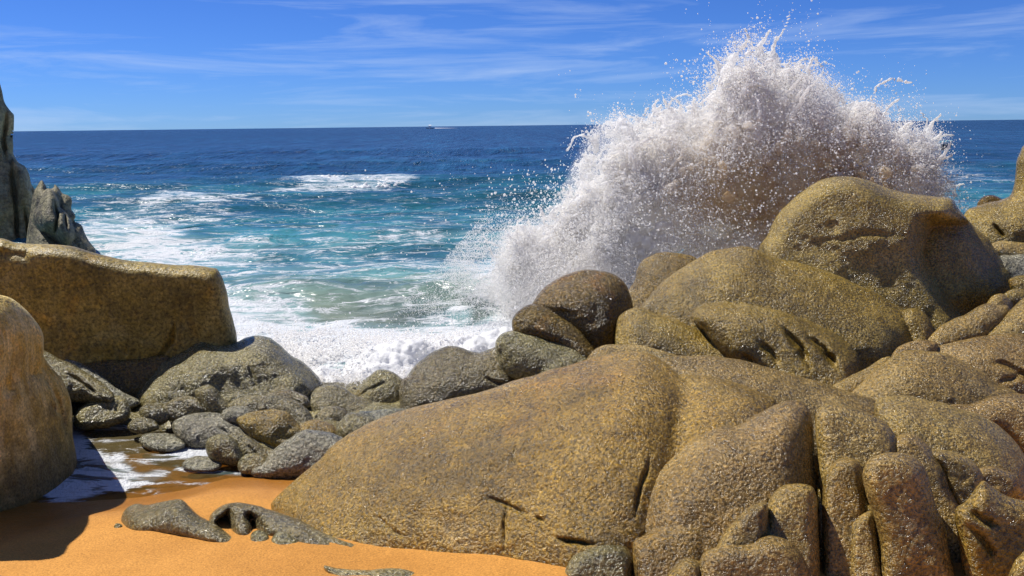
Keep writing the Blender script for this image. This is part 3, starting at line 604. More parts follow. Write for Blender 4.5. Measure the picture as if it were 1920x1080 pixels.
# ---- the pile on the right
rock('granite_boulder', 'biggest boulder at the top of the pile, a shaded flank behind its sharp ridge', [
    ([(1424, 468), (1438, 442), (1452, 413), (1465, 395), (1480, 380), (1502, 361), (1530, 343), (1560, 333), (1590, 330), (1612, 333), (1640, 343), (1670, 355), (1700, 362), (1740, 367), (1774, 370), (1787, 375), (1796, 390), (1805, 402), (1813, 414), (1790, 421), (1762, 423), (1745, 424), (1738, 440), (1733, 475), (1745, 510), (1765, 545), (1785, 575), (1798, 600), (1790, 640), (1760, 660), (1700, 650), (1560, 590), (1440, 520)], 0.0, 0.50, 0.24),
    ([(1700, 420), (1740, 400), (1800, 406), (1828, 424), (1848, 441), (1862, 460), (1875, 480), (1887, 500), (1897, 520), (1890, 545), (1870, 562), (1850, 577), (1815, 592), (1800, 640), (1720, 640), (1690, 520)], 0.30, 0.42, 0.7)],
    9.3, 'fold', row0=620, lean=0.43, rad=0.8, amp=0.04, freq=1.8,
    cracks=[([(1525, 452), (1580, 449), (1622, 438), (1690, 441)], 6, 0.018), ([(1850, 575), (1890, 525)], 12, -0.08)], bf=0.05, step=3.0, group=GR, kblend=0.006)
rock('granite_boulder', 'long boulder folded like a resting hand, under the biggest boulder', [
    ([(1200, 590), (1212, 562), (1225, 545), (1240, 530), (1262, 513), (1290, 495), (1320, 478), (1350, 468), (1385, 462), (1412, 465), (1432, 474), (1458, 484), (1490, 490), (1522, 499), (1560, 511), (1592, 525), (1620, 539), (1652, 555), (1682, 572), (1700, 584), (1713, 602), (1722, 622), (1730, 645), (1705, 680), (1650, 720), (1560, 740), (1400, 720), (1240, 680)], 0.10, 0.55),
    ([(1157, 645), (1156, 606), (1165, 588), (1190, 576), (1212, 579), (1236, 590), (1272, 601), (1302, 613), (1332, 625), (1380, 635), (1412, 650), (1442, 674), (1460, 690), (1430, 715), (1360, 700), (1280, 690), (1190, 675)], -0.34, 0.30, 0.7),
    ([(1302, 592), (1313, 576), (1340, 569), (1380, 569), (1420, 575), (1462, 583), (1502, 597), (1542, 615), (1576, 635), (1601, 660), (1614, 686), (1612, 720), (1560, 740), (1500, 730), (1450, 700), (1418, 664), (1380, 644), (1340, 628), (1310, 610)], -0.54, 0.28, 0.6),
    ([(1690, 590), (1702, 578), (1724, 580), (1743, 597), (1752, 622), (1748, 650), (1724, 650), (1705, 620)], 0.05, 0.2)],
    8.0, 'fold', row0=700, lean=0.58, amp=0.035, freq=2.0,
    cracks=[([(1460, 608), (1480, 630), (1503, 655), (1518, 688)], 6, 0.10), ([(1505, 613), (1521, 635), (1546, 657), (1572, 694)], 6, 0.09), ([(1420, 640), (1450, 665), (1462, 690)], 5, 0.05), ([(1545, 655), (1560, 672), (1568, 690)], 4, 0.05), ([(1385, 663), (1415, 680)], 3, 0.04), ([(1470, 505), (1520, 520), (1545, 523)], 4, 0.03)], step=3.0, group=GR, kblend=0.02)
rock('granite_boulder', 'tall upright boulder at the far right edge against the sea', [
    ([(1798, 430), (1812, 395), (1830, 388), (1852, 380), (1880, 373), (1896, 361), (1904, 332), (1906, 302), (1912, 286), (1922, 272), (1960, 255), (2060, 270), (2100, 400), (2080, 520), (1960, 500), (1870, 490), (1820, 470)],)], 11.3, 'fold', row0=480, lean=0.25, amp=0.06, freq=1.5, cracks=[([(1858, 416), (1872, 432), (1886, 448)], 3, 0.10)], step=2.8, group=GR, bulge=0.6, rad=0.6)
for (nm, lab, lobes, Y0, mat, kw) in [
    ('rock', 'rusty knob of rock peeping over behind the saddle at the far right', [[(1832, 386), (1842, 371), (1856, 365), (1872, 368), (1884, 380), (1870, 400), (1840, 400)]], 12.3, 'wet', dict(lean=0.29)),
    ('rock', 'upper of two thin ledges stacked at the right edge under the upright boulder', [[(1852, 462), (1866, 455), (1888, 452), (1930, 456), (1990, 465), (1990, 495), (1900, 490), (1866, 480)]], 10.6, 'tan', dict(lean=0.43)),
    ('rock', 'lower pale ledge at the right edge, beside the biggest boulder', [[(1862, 492), (1876, 480), (1900, 477), (1990, 480), (1990, 540), (1910, 540), (1880, 520)]], 10.2, 'silver', dict(lean=0.43)),
    ('rock', 'small brown stone at the right edge under the pale ledge', [[(1890, 530), (1900, 520), (1925, 515), (1980, 520), (1980, 560), (1910, 558)]], 9.7, 'wet', dict(lean=0.43)),
    ('rock', 'small olive stone wedged right of the biggest boulder', [[(1876, 560), (1888, 546), (1906, 542), (1930, 545), (1960, 560), (1930, 585), (1890, 580)]], 9.3, 'fold', dict(lean=0.43)),
    ('rock', 'reddish stone at the upper tip of the long narrow rock', [[(1845, 582), (1858, 559), (1878, 551), (1890, 557), (1900, 570), (1895, 590), (1860, 592)]], 9.1, 'tan', dict(lean=0.43)),
    ('rock', 'long narrow rock rising to the right in the gap below the biggest boulder', [[(1730, 655), (1750, 626), (1770, 607), (1796, 595), (1812, 588), (1836, 574), (1852, 569), (1872, 572), (1893, 576), (1892, 600), (1880, 630), (1830, 650), (1770, 665)]], 8.4, 'tan', dict(lean=0.58)),
    ('granite_boulder', 'boulder cut by the right edge above the wrinkled broad boulder', [[(1848, 640), (1862, 615), (1880, 596), (1900, 576), (1930, 556), (1990, 555), (2000, 660), (1900, 660)]], 8.3, 'tan', dict(lean=0.58)),
    ('rock', 'low oval rock bridging the gap at the left end of the long narrow rock', [[(1668, 680), (1684, 651), (1712, 640), (1736, 638), (1758, 646), (1750, 670), (1700, 680)]], 8.0, 'tan', dict(lean=0.58)),
    ('granite_boulder', 'broad wrinkled boulder cut by the right edge, golden patch on its left', [[(1728, 670), (1752, 651), (1790, 640), (1830, 632), (1872, 625), (1920, 626), (2010, 640), (2020, 760), (1920, 790), (1850, 760), (1800, 710)]], 7.7, 'tan', dict(lean=0.65, cracks=[([(1850, 672), (1900, 690), (1940, 720)], 6, 0.05), ([(1870, 720), (1920, 700)], 5, 0.04)])),
    ('rock', 'thin strip of rock along the gap below the hand-shaped boulder', [[(1555, 730), (1590, 706), (1625, 690), (1656, 672), (1672, 672), (1660, 700), (1640, 740), (1580, 750)]], 7.6, 'tan', dict(lean=0.58)),
    ('granite_boulder', 'rounded tan boulder with a smooth dome, below the narrow gap', [[(1595, 745), (1608, 724), (1624, 710), (1642, 692), (1662, 675), (1682, 662), (1712, 657), (1742, 658), (1776, 665), (1810, 678), (1842, 696), (1872, 720), (1910, 740), (1930, 790), (1800, 810), (1660, 790)]], 7.2, 'tan', dict(lean=0.61)),
    ('granite_boulder', 'smooth shoulder of rock at the right edge below the rounded tan boulder', [[(1760, 790), (1784, 760), (1820, 758), (1850, 746), (1880, 739), (1930, 740), (2010, 760), (2010, 880), (1930, 870), (1880, 820), (1820, 800)]], 6.7, 'tan', dict(lean=0.61)),
]:
    rock(nm, lab, lobes if isinstance(lobes[0], tuple) else [(l,) for l in lobes], Y0, mat, group=GR, **{**dict(bf=0.05, amp=0.03, freq=2.4, wob=1.4, step=2.8), **kw})
rock('granite_boulder', 'grey whale-backed boulder stretched behind the crest of the golden one', [
    ([(1225, 690), (1240, 672), (1270, 667), (1320, 667), (1380, 674), (1440, 689), (1500, 705), (1560, 724), (1602, 738), (1645, 752), (1680, 790), (1700, 850), (1600, 880), (1450, 830), (1300, 760)],)], 6.5, 'tan', row0=780, lean=0.9, amp=0.03, freq=2.2, group=GR, step=3.2)
rock('granite_boulder', 'arched boulder sweeping down to the lower right, dark hollow beneath', [
    ([(1640, 760), (1656, 744), (1700, 741), (1742, 750), (1790, 762), (1832, 776), (1862, 791), (1892, 815), (1916, 845), (1930, 870), (1950, 930), (1900, 930), (1850, 900), (1780, 870), (1700, 850), (1650, 810)],)], 5.9, 'tan', row0=860, lean=0.75, amp=0.03, freq=2.4, group=GR, step=3.2, bulge=0.32)
rock('granite_boulder', 'great golden boulder filling the middle foreground, cracked low on its front', [
    ([(500, 952), (518, 932), (558, 896), (600, 862), (620, 838), (646, 819), (680, 800), (720, 781), (770, 765), (850, 746), (900, 735), (960, 715), (1030, 695), (1100, 675), (1150, 662), (1190, 658), (1222, 664), (1250, 682), (1272, 702), (1302, 740), (1300, 850), (1260, 960), (1215, 1045), (1160, 1050), (1100, 1046), (1040, 1034), (960, 1028), (900, 1022), (850, 1016), (800, 1013), (760, 1014), (720, 1026), (690, 1030), (640, 1008), (570, 985), (520, 962)], 0.0, 0.62),
    ([(1180, 780), (1240, 720), (1276, 702), (1310, 704), (1352, 711), (1402, 725), (1438, 741), (1456, 756), (1440, 820), (1340, 900), (1260, 1000), (1205, 1045), (1180, 950)], 0.06, 0.42)],
    5.1, 'gold', row0=1028, lean=1.15, rad=0.9, amp=0.035, freq=2.0,
    cracks=[([(969, 838), (966, 856), (962, 872)], 3, 0.02), ([(950, 938), (947, 970), (944, 1030)], 3.4, 0.035), ([(903, 930), (928, 938), (950, 947), (975, 958), (992, 964)], 3.8, 0.035), ([(1003, 968), (1022, 977)], 3, 0.03), ([(1038, 1006), (1062, 1014), (1112, 1020)], 4, 0.07), ([(690, 962), (712, 976), (740, 998), (764, 1014)], 3.2, 0.025), ([(1222, 848), (1211, 885), (1198, 930), (1190, 970)], 3.2, 0.045)], step=3.2, group=GF, kblend=0.08, bury=150, yaw=0.35)
# ---- split boulders, right foreground
for (nm, lab, lobes, Y0, mat, kw) in [
    ('granite_boulder', 'slanting split boulder with a folded lower lobe, leaning on the golden one', [([(1184, 1000), (1190, 962), (1205, 926), (1225, 892), (1256, 860), (1290, 830), (1330, 804), (1356, 795), (1386, 794), (1420, 775), (1450, 760), (1480, 750), (1502, 752), (1516, 765), (1524, 785), (1526, 820), (1529, 870), (1533, 910), (1534, 980), (1460, 1040), (1340, 1060), (1240, 1060), (1195, 1040)], 0, 0.36, 0.55), ([(1186, 1050), (1187, 1014), (1212, 1001), (1240, 986), (1270, 976), (1300, 976), (1322, 986), (1330, 1015), (1300, 1060), (1230, 1076), (1195, 1074)], -0.24, 0.14)], 4.75, 'tan', dict(lean=0.75, row0=1050, bury=110)),
    ('granite_boulder', 'cap stone right of the long upright crack', [([(1528, 800), (1530, 772), (1545, 757), (1570, 757), (1602, 765), (1640, 780), (1662, 795), (1678, 816), (1690, 850), (1680, 900), (1560, 940), (1540, 930), (1533, 870)],)], 5.1, 'tan', dict(lean=0.6)),
    ('granite_boulder', 'rock fin falling to the lower right beside the widest upright block', [([(1668, 842), (1680, 819), (1700, 812), (1722, 818), (1740, 835), (1752, 850), (1772, 880), (1784, 920), (1804, 960), (1828, 1000), (1846, 1040), (1852, 1130), (1780, 1130), (1740, 980), (1690, 900)],)], 4.75, 'tan', dict(lean=0.7)),
    ('granite_boulder', 'knobbly round-ended boulder overhanging a dark hollow', [([(1738, 850), (1760, 842), (1782, 847), (1812, 857), (1832, 872), (1842, 890), (1844, 912), (1836, 936), (1815, 947), (1795, 942), (1778, 915), (1764, 880)],)], 5.2, 'tan', dict(lean=0.4)),
    ('rock', 'small flat-topped rock right of the knobbly boulder', [([(1824, 885), (1840, 876), (1858, 874), (1882, 880), (1905, 894), (1912, 920), (1880, 935), (1840, 910)],)], 5.4, 'tan', dict(lean=0.5)),
    ('granite_boulder', 'dark shaded boulder with ribs in the hollow at the right edge', [([(1790, 960), (1812, 940), (1840, 902), (1862, 914), (1886, 929), (1918, 938), (1960, 950), (1980, 1140), (1830, 1140), (1800, 1030)],)], 4.55, 'fold', dict(row0=1080, lean=0.3, cracks=[([(1810, 950), (1840, 975), (1870, 985)], 6, 0.05), ([(1815, 985), (1850, 1020), (1865, 1050)], 6, 0.05)])),
    ('granite_boulder', 'slender upright block just right of the long crack', [([(1542, 950), (1545, 902), (1553, 880), (1570, 862), (1590, 857), (1608, 864), (1618, 888), (1622, 925), (1628, 962), (1620, 1000), (1625, 1140), (1546, 1140), (1542, 1040)],)], 4.55, 'tan', dict(lean=0.7)),
    ('rock', 'short stub of rock between the slender block and the widest block', [([(1594, 1000), (1604, 972), (1620, 960), (1634, 957), (1642, 985), (1650, 1035), (1664, 1140), (1600, 1140)],)], 4.5, 'tan', dict(lean=0.7)),
    ('granite_boulder', 'widest upright block in the lower right corner, orange lower half', [([(1617, 890), (1628, 862), (1654, 850), (1690, 849), (1716, 858), (1734, 880), (1746, 915), (1756, 950), (1770, 985), (1780, 1030), (1792, 1140), (1660, 1140), (1652, 1030), (1640, 968), (1624, 925)],)], 4.5, 'tan', dict(lean=0.35)),
    ('rock', 'narrow leaning stone at the foot of the slanting split boulder', [([(1340, 1035), (1356, 1004), (1375, 980), (1400, 955), (1426, 941), (1440, 946), (1440, 985), (1425, 1030), (1380, 1050)],)], 4.5, 'tan', dict(lean=0.5)),
    ('granite_boulder', 'square-shouldered block just left of the long crack', [([(1408, 1020), (1428, 982), (1437, 950), (1446, 929), (1466, 912), (1492, 907), (1516, 909), (1529, 922), (1534, 960), (1537, 1060), (1538, 1140), (1480, 1140), (1440, 1080)],)], 4.45, 'tan', dict(lean=0.7)),
    ('granite_boulder', 'lowest tan boulder at the bottom edge in front of the square block', [([(1306, 1090), (1314, 1044), (1330, 1030), (1370, 1022), (1410, 1018), (1430, 1008), (1456, 1005), (1482, 1015), (1502, 1036), (1516, 1075), (1524, 1140), (1310, 1140)],)], 4.25, 'tan', dict(lean=0.6)),
    ('rock', 'small stone at the bottom edge beside the sand and the lowest boulder', [([(1240, 1100), (1252, 1074), (1266, 1059), (1286, 1047), (1306, 1050), (1318, 1064), (1320, 1130), (1250, 1130)],)], 4.3, 'tan', dict(lean=0.6)),
    ('rock', 'loose oval stone on the sand at the foot of the golden boulder', [([(1056, 1064), (1080, 1040), (1106, 1027), (1140, 1021), (1172, 1025), (1186, 1042), (1188, 1062), (1178, 1078), (1140, 1082), (1095, 1078)],)], 4.72, 'grey', dict(lean=0.7, bury=40, row0=1070)),
    ('rock', 'stone poking into the bottom right corner of the picture', [([(1880, 1110), (1892, 1078), (1902, 1054), (1914, 1040), (1930, 1032), (1990, 1050), (1990, 1160), (1890, 1160)],)], 4.1, 'tan', dict(lean=0.4)),
]:
    rock(nm, lab, lobes, Y0, mat, group=GF, **{**dict(rad=0.42, bulge=0.13, amp=0.02, freq=2.8, wob=1.2, step=3.0), **kw})
# ---- low rocks in the sand
for (nm, lab, lobes, row, mat, kw) in [
    ('rock', 'low seal-shaped rock half buried in the orange sand', [([(225, 976), (234, 956), (254, 945), (276, 947), (302, 942), (338, 936), (356, 950), (372, 966), (392, 977), (422, 995), (444, 1010), (436, 1022), (410, 1017), (370, 1010), (345, 1003), (300, 997), (268, 1000), (243, 996), (228, 987)],)], 1006, 'grey', dict(yaw=0.5, bulge=0.30)),
    ('rock', 'low rock with two small arches, running from sand into the golden boulder', [
        ([(470, 952), (500, 954), (532, 964), (562, 975), (592, 990), (622, 1004), (652, 1014), (690, 1026), (660, 1040), (620, 1036), (596, 1026), (568, 1022), (540, 1010), (512, 998), (492, 1002), (480, 988), (474, 968)],),
        ([(420, 948), (450, 942), (478, 947), (500, 955), (490, 968), (468, 962), (474, 985), (476, 998), (455, 1000), (434, 992), (428, 972), (424, 958)],),
        ([(390, 978), (400, 960), (420, 947), (440, 944), (430, 958), (412, 966), (409, 980), (422, 994), (404, 996)],)], 1015, 'grey', dict(yaw=0.4, bulge=0.22, cracks=[([(560, 985), (600, 1010), (640, 1025)], 4, 0.03)])),
    ('rock', 'rounded fist-sized stone in the sand below the arched rock', [([(469, 1004), (480, 994), (494, 996), (506, 1010), (498, 1024), (476, 1021)],)], 1018, 'grey', dict()),
    ('rock', 'flat stone in the sand right of the fist-sized one', [([(507, 1012), (520, 998), (540, 1000), (562, 1015), (570, 1030), (540, 1033), (514, 1025)],)], 1024, 'grey', dict()),
    ('pebble_rock', 'single pebble left of the seal-shaped rock', [([(212, 987), (220, 981), (229, 984), (230, 992), (220, 996)],)], 992, 'grey', dict()),
    ('rock', 'flat rock just showing through the sand at the bottom edge', [([(606, 1060), (640, 1066), (690, 1068), (740, 1065), (780, 1072), (800, 1090), (780, 1105), (680, 1100), (640, 1085)],)], 1085, 'grey', dict(bulge=0.10)),
]:
    xs_ = np.mean([p[0] for l in lobes for p in l[0]])
    rock(nm, lab, lobes, ground_Y(xs_, row) + 0.02, mat, row0=row, group=GS, **{**dict(lean=1.3, bury=20, amp=0.012, freq=5, wob=0.8, step=2.4, kblend=0.015), **kw})

# ---- dark rocky bed that the boulders are piled on
def build_bed():
    xs = np.arange(-1.5, 12, 0.15); ys = np.arange(4.05, 14.5, 0.15)
    X, Y = np.meshgrid(xs, ys)
    rise = np.clip((X + 0.6) / 6.5, 0, 1) * np.clip((Y - 5.2) / 4, 0, 1)
    Z = -0.45 + 1.15 * rise - 1.2 * np.clip((Y - 11.5) / 3, 0, 1) - 0.8 * np.clip((-X) / 1.5, 0, 1)
    Z = np.maximum(Z, np.where((X > 1.3) & (X < np.where(Y > 5.0, 3.4, 2.5)) & (Y < 7.2), 0.38, np.where((X >= 2.5) & (Y < 6), 0.15, -5)))
    Z += 0.10 * fbm(np.stack([X, Y, 0 * X], -1) * 1.6, 4, 77)
    V = np.stack([X, Y, Z], -1).reshape(-1, 3); ny, nx = X.shape; idx = np.arange(nx * ny).reshape(ny, nx)
    q = np.stack([idx[:-1, :-1], idx[:-1, 1:], idx[1:, 1:], idx[1:, :-1]], -1).reshape(-1, 4)
    link('rocky_ground', mesh_from('rocky_ground', V, [q], [M['wet']]), kind='structure')
build_bed()
def build_rubble_bed():
    xs = np.arange(-4.6, 0.2, 0.05); ys = np.arange(7.2, 9.8, 0.05)
    X, Y = np.meshgrid(xs, ys)
    lft = np.interp(Y, [7.2, 7.5, 7.8, 8.2, 8.5, 8.8, 9.8], [-1.9, -2.35, -2.75, -3.0, -3.6, -4.4, -4.6])
    e = np.clip((X - lft) / 0.35, 0, 1) * np.clip((Y - 7.3) / 0.25, 0, 1)
    P = np.stack([X, Y, 0 * X], -1)
    c = np.abs(vnoise(P * 2.6, 91)) + 0.5 * np.abs(vnoise(P * 5.5, 95))
    Z = -0.25 + e * (0.21 + 0.05 * (Y - 7.3)) + 0.10 * c * e
    V = np.stack([X, Y, Z], -1).reshape(-1, 3); ny, nx = X.shape; idx = np.arange(nx * ny).reshape(ny, nx)
    q = np.stack([idx[:-1, :-1], idx[:-1, 1:], idx[1:, 1:], idx[1:, :-1]], -1).reshape(-1, 4)
    link('rocky_ground', mesh_from('rocky_ground', V, [q], [M['grey']]), kind='structure')
build_rubble_bed()

# ------------------------------------------------------------------ breaking water
def points_to_mesh(P, R, voxel, thr=0.12):
    """Fuse balls of water into one skin (evaluated here once, kept as plain mesh data)."""
    me = bpy.data.meshes.new('water_points'); me.vertices.add(len(P)); me.vertices.foreach_set('co', P.astype(np.float32).ravel())
    a = me.attributes.new('r', 'FLOAT', 'POINT'); a.data.foreach_set('value', R.astype(np.float32))
    ob = bpy.data.objects.new('water_points', me); COL.objects.link(ob)
    ng = bpy.data.node_groups.new('skin', 'GeometryNodeTree')
    ng.interface.new_socket('Geometry', in_out='INPUT', socket_type='NodeSocketGeometry'); ng.interface.new_socket('Geometry', in_out='OUTPUT', socket_type='NodeSocketGeometry')
    gi = ng.nodes.new('NodeGroupInput'); go = ng.nodes.new('NodeGroupOutput')
    na = ng.nodes.new('GeometryNodeInputNamedAttribute'); na.data_type = 'FLOAT'; na.inputs[0].default_value = 'r'
    mtp = ng.nodes.new('GeometryNodeMeshToPoints'); ptv = ng.nodes.new('GeometryNodePointsToVolume'); vtm = ng.nodes.new('GeometryNodeVolumeToMesh')
    try: ptv.resolution_mode = 'VOXEL_SIZE'
    except Exception: pass
    for s in ptv.inputs:
        if s.name == 'Voxel Size': s.default_value = voxel
        if s.name == 'Density': s.default_value = 1.0
    for s in vtm.inputs:
        if s.name == 'Threshold': s.default_value = thr
        if s.name == 'Adaptivity': s.default_value = 0.0
    lk = ng.links.new
    lk(gi.outputs[0], mtp.inputs['Mesh']); lk(na.outputs[0], mtp.inputs['Radius'])
    lk(mtp.outputs[0], ptv.inputs['Points'])
    lk(na.outputs[0], ptv.inputs['Radius'])
    lk(ptv.outputs[0], vtm.inputs['Volume']); lk(vtm.outputs[0], go.inputs[0])
    md = ob.modifiers.new('skin', 'NODES'); md.node_group = ng
    dg = bpy.context.evaluated_depsgraph_get()
    m2 = ob.evaluated_get(dg).to_mesh()
    V = np.empty(len(m2.vertices) * 3, np.float32); m2.vertices.foreach_get('co', V)
    li = np.empty(len(m2.loops), np.int32); m2.loops.foreach_get('vertex_index', li)
    tot = np.empty(len(m2.polygons), np.int32); m2.polygons.foreach_get('loop_total', tot)
    st = np.empty(len(m2.polygons), np.int32); m2.polygons.foreach_get('loop_start', st)
    fs = []
    for k in np.unique(tot):
        s = st[tot == k]; fs.append(li[s[:, None] + np.arange(k)])
    ob.evaluated_get(dg).to_mesh_clear()
    bpy.data.objects.remove(ob); bpy.data.meshes.remove(me); bpy.data.node_groups.remove(ng)
    return V.reshape(-1, 3), fs
def drops(P, R, kind='octa', stretch=None):
    if kind == 'octa':
        T = np.array([[1, 0, 0], [-1, 0, 0], [0, 1, 0], [0, -1, 0], [0, 0, 1], [0, 0, -1]], float)
        Fc = np.array([[0, 2, 4], [2, 1, 4], [1, 3, 4], [3, 0, 4], [2, 0, 5], [1, 2, 5], [3, 1, 5], [0, 3, 5]])
    else:
        T = np.array([[1, 1, 1], [1, -1, -1], [-1, 1, -1], [-1, -1, 1]], float) * 0.9
        Fc = np.array([[0, 1, 2], [0, 3, 1], [0, 2, 3], [1, 3, 2]])
    n = len(P)
    q = rng.normal(size=(n, 3, 3)); q, _ = np.linalg.qr(q)
    S = R[:, None] * rng.uniform(0.75, 1.35, (n, 3))
    V = P[:, None, :] + np.einsum('kj,njl->nkl', T, q * S[:, :, None])
    Fo = (Fc[None] + (np.arange(n) * len(T))[:, None, None]).reshape(-1, 3)
    return V.reshape(-1, 3), Fo
def join(parts):
    Vs, Fs, off = [], [], 0
    for V, fl in parts:
        Vs.append(V); Fs += [f + off for f in (fl if isinstance(fl, list) else [fl])]; off += len(V)
    return np.concatenate(Vs), Fs

YS = 14.2                                     # the burst stands on the outer rocks, about 14 m away
ENV = np.array([(930, 610), (915, 560), (930, 505), (955, 455), (1010, 420), (1040, 395), (1075, 350), (1086, 310), (1090, 275), (1112, 240), (1122, 218), (1150, 205), (1178, 222), (1205, 218),
                (1236, 196), (1268, 186), (1292, 196), (1325, 168), (1352, 150), (1376, 118), (1400, 96), (1425, 92), (1452, 108), (1490, 112), (1520, 116), (1552, 132), (1585, 165),
                (1610, 188), (1640, 196), (1668, 212), (1700, 232), (1735, 252), (1752, 285), (1762, 325), (1778, 370), (1785, 410)], float)
seg = np.linalg.norm(np.diff(ENV, axis=0), axis=1); ARC = np.concatenate([[0], np.cumsum(seg)]); ARC /= ARC[-1]
def env(s): return np.stack([np.interp(s, ARC, ENV[:, 0]), np.interp(s, ARC, ENV[:, 1])], -1)
def basept(s): return np.stack([np.interp(s, [0, 0.3, 1], [1090, 1240, 1640]), np.interp(s, [0, 0.3, 1], [640, 600, 520])], -1)
def place(pix, v):
    d = ray(pix[:, 0], pix[:, 1]); Y = YS + v - 0.0012 * (pix[:, 0] - 1400) * 0.6
    return d * Y[:, None] + np.array([0, 0, CAM_H])
def plume(s):
    q = np.stack([s * 17, 0 * s, 0 * s], -1); return 0.965 + 0.055 * vnoise(q, 401) + 0.06 * vnoise(q * 3.1, 403)
def halfdepth(t): return 0.18 + 1.35 * np.sqrt(np.clip(1 - t * t, 0, 1))
def drop_cloud(name, P, R, mat, parent=None):
    """many drops of water: one small ball set on every point, sized by the point's own radius"""
    me = bpy.data.meshes.new(name); me.vertices.add(len(P)); me.vertices.foreach_set('co', P.astype(np.float32).ravel())
    a = me.attributes.new('r', 'FLOAT', 'POINT'); a.data.foreach_set('value', R.astype(np.float32))
    me.materials.append(mat)
    ng = bpy.data.node_groups.new('drops', 'GeometryNodeTree')
    ng.interface.new_socket('Geometry', in_out='INPUT', socket_type='NodeSocketGeometry'); ng.interface.new_socket('Geometry', in_out='OUTPUT', socket_type='NodeSocketGeometry')
    gi = ng.nodes.new('NodeGroupInput'); go = ng.nodes.new('NodeGroupOutput')
    na = ng.nodes.new('GeometryNodeInputNamedAttribute'); na.data_type = 'FLOAT'; na.inputs[0].default_value = 'r'
    ic = ng.nodes.new('GeometryNodeMeshIcoSphere'); ic.inputs['Radius'].default_value = 1.0; ic.inputs['Subdivisions'].default_value = 1
    sm = ng.nodes.new('GeometryNodeSetShadeSmooth'); st = ng.nodes.new('GeometryNodeSetMaterial'); st.inputs['Material'].default_value = mat
    ip = ng.nodes.new('GeometryNodeInstanceOnPoints'); lk = ng.links.new
    lk(ic.outputs[0], sm.inputs[0]); lk(sm.outputs[0], st.inputs[0]); lk(st.outputs[0], ip.inputs['Instance'])
    lk(gi.outputs[0], ip.inputs['Points']); lk(na.outputs[0], ip.inputs['Scale']); lk(ip.outputs[0], go.inputs[0])
    o = bpy.data.objects.new(name, me); COL.objects.link(o); md = o.modifiers.new('drops', 'NODES'); md.node_group = ng
    return o
def sand_of(pix, t):
    g = np.exp(-(((pix[:, 0] - 1570) / 215) ** 2 + ((pix[:, 1] - 350) / 95) ** 2)) * 1.2 + 0.7 * np.exp(-(((pix[:, 0] - 1370) / 110) ** 2 + ((pix[:, 1] - 385) / 85) ** 2))
    return np.clip(g, 0, 1) * np.clip((0.93 - t) * 5, 0, 1)
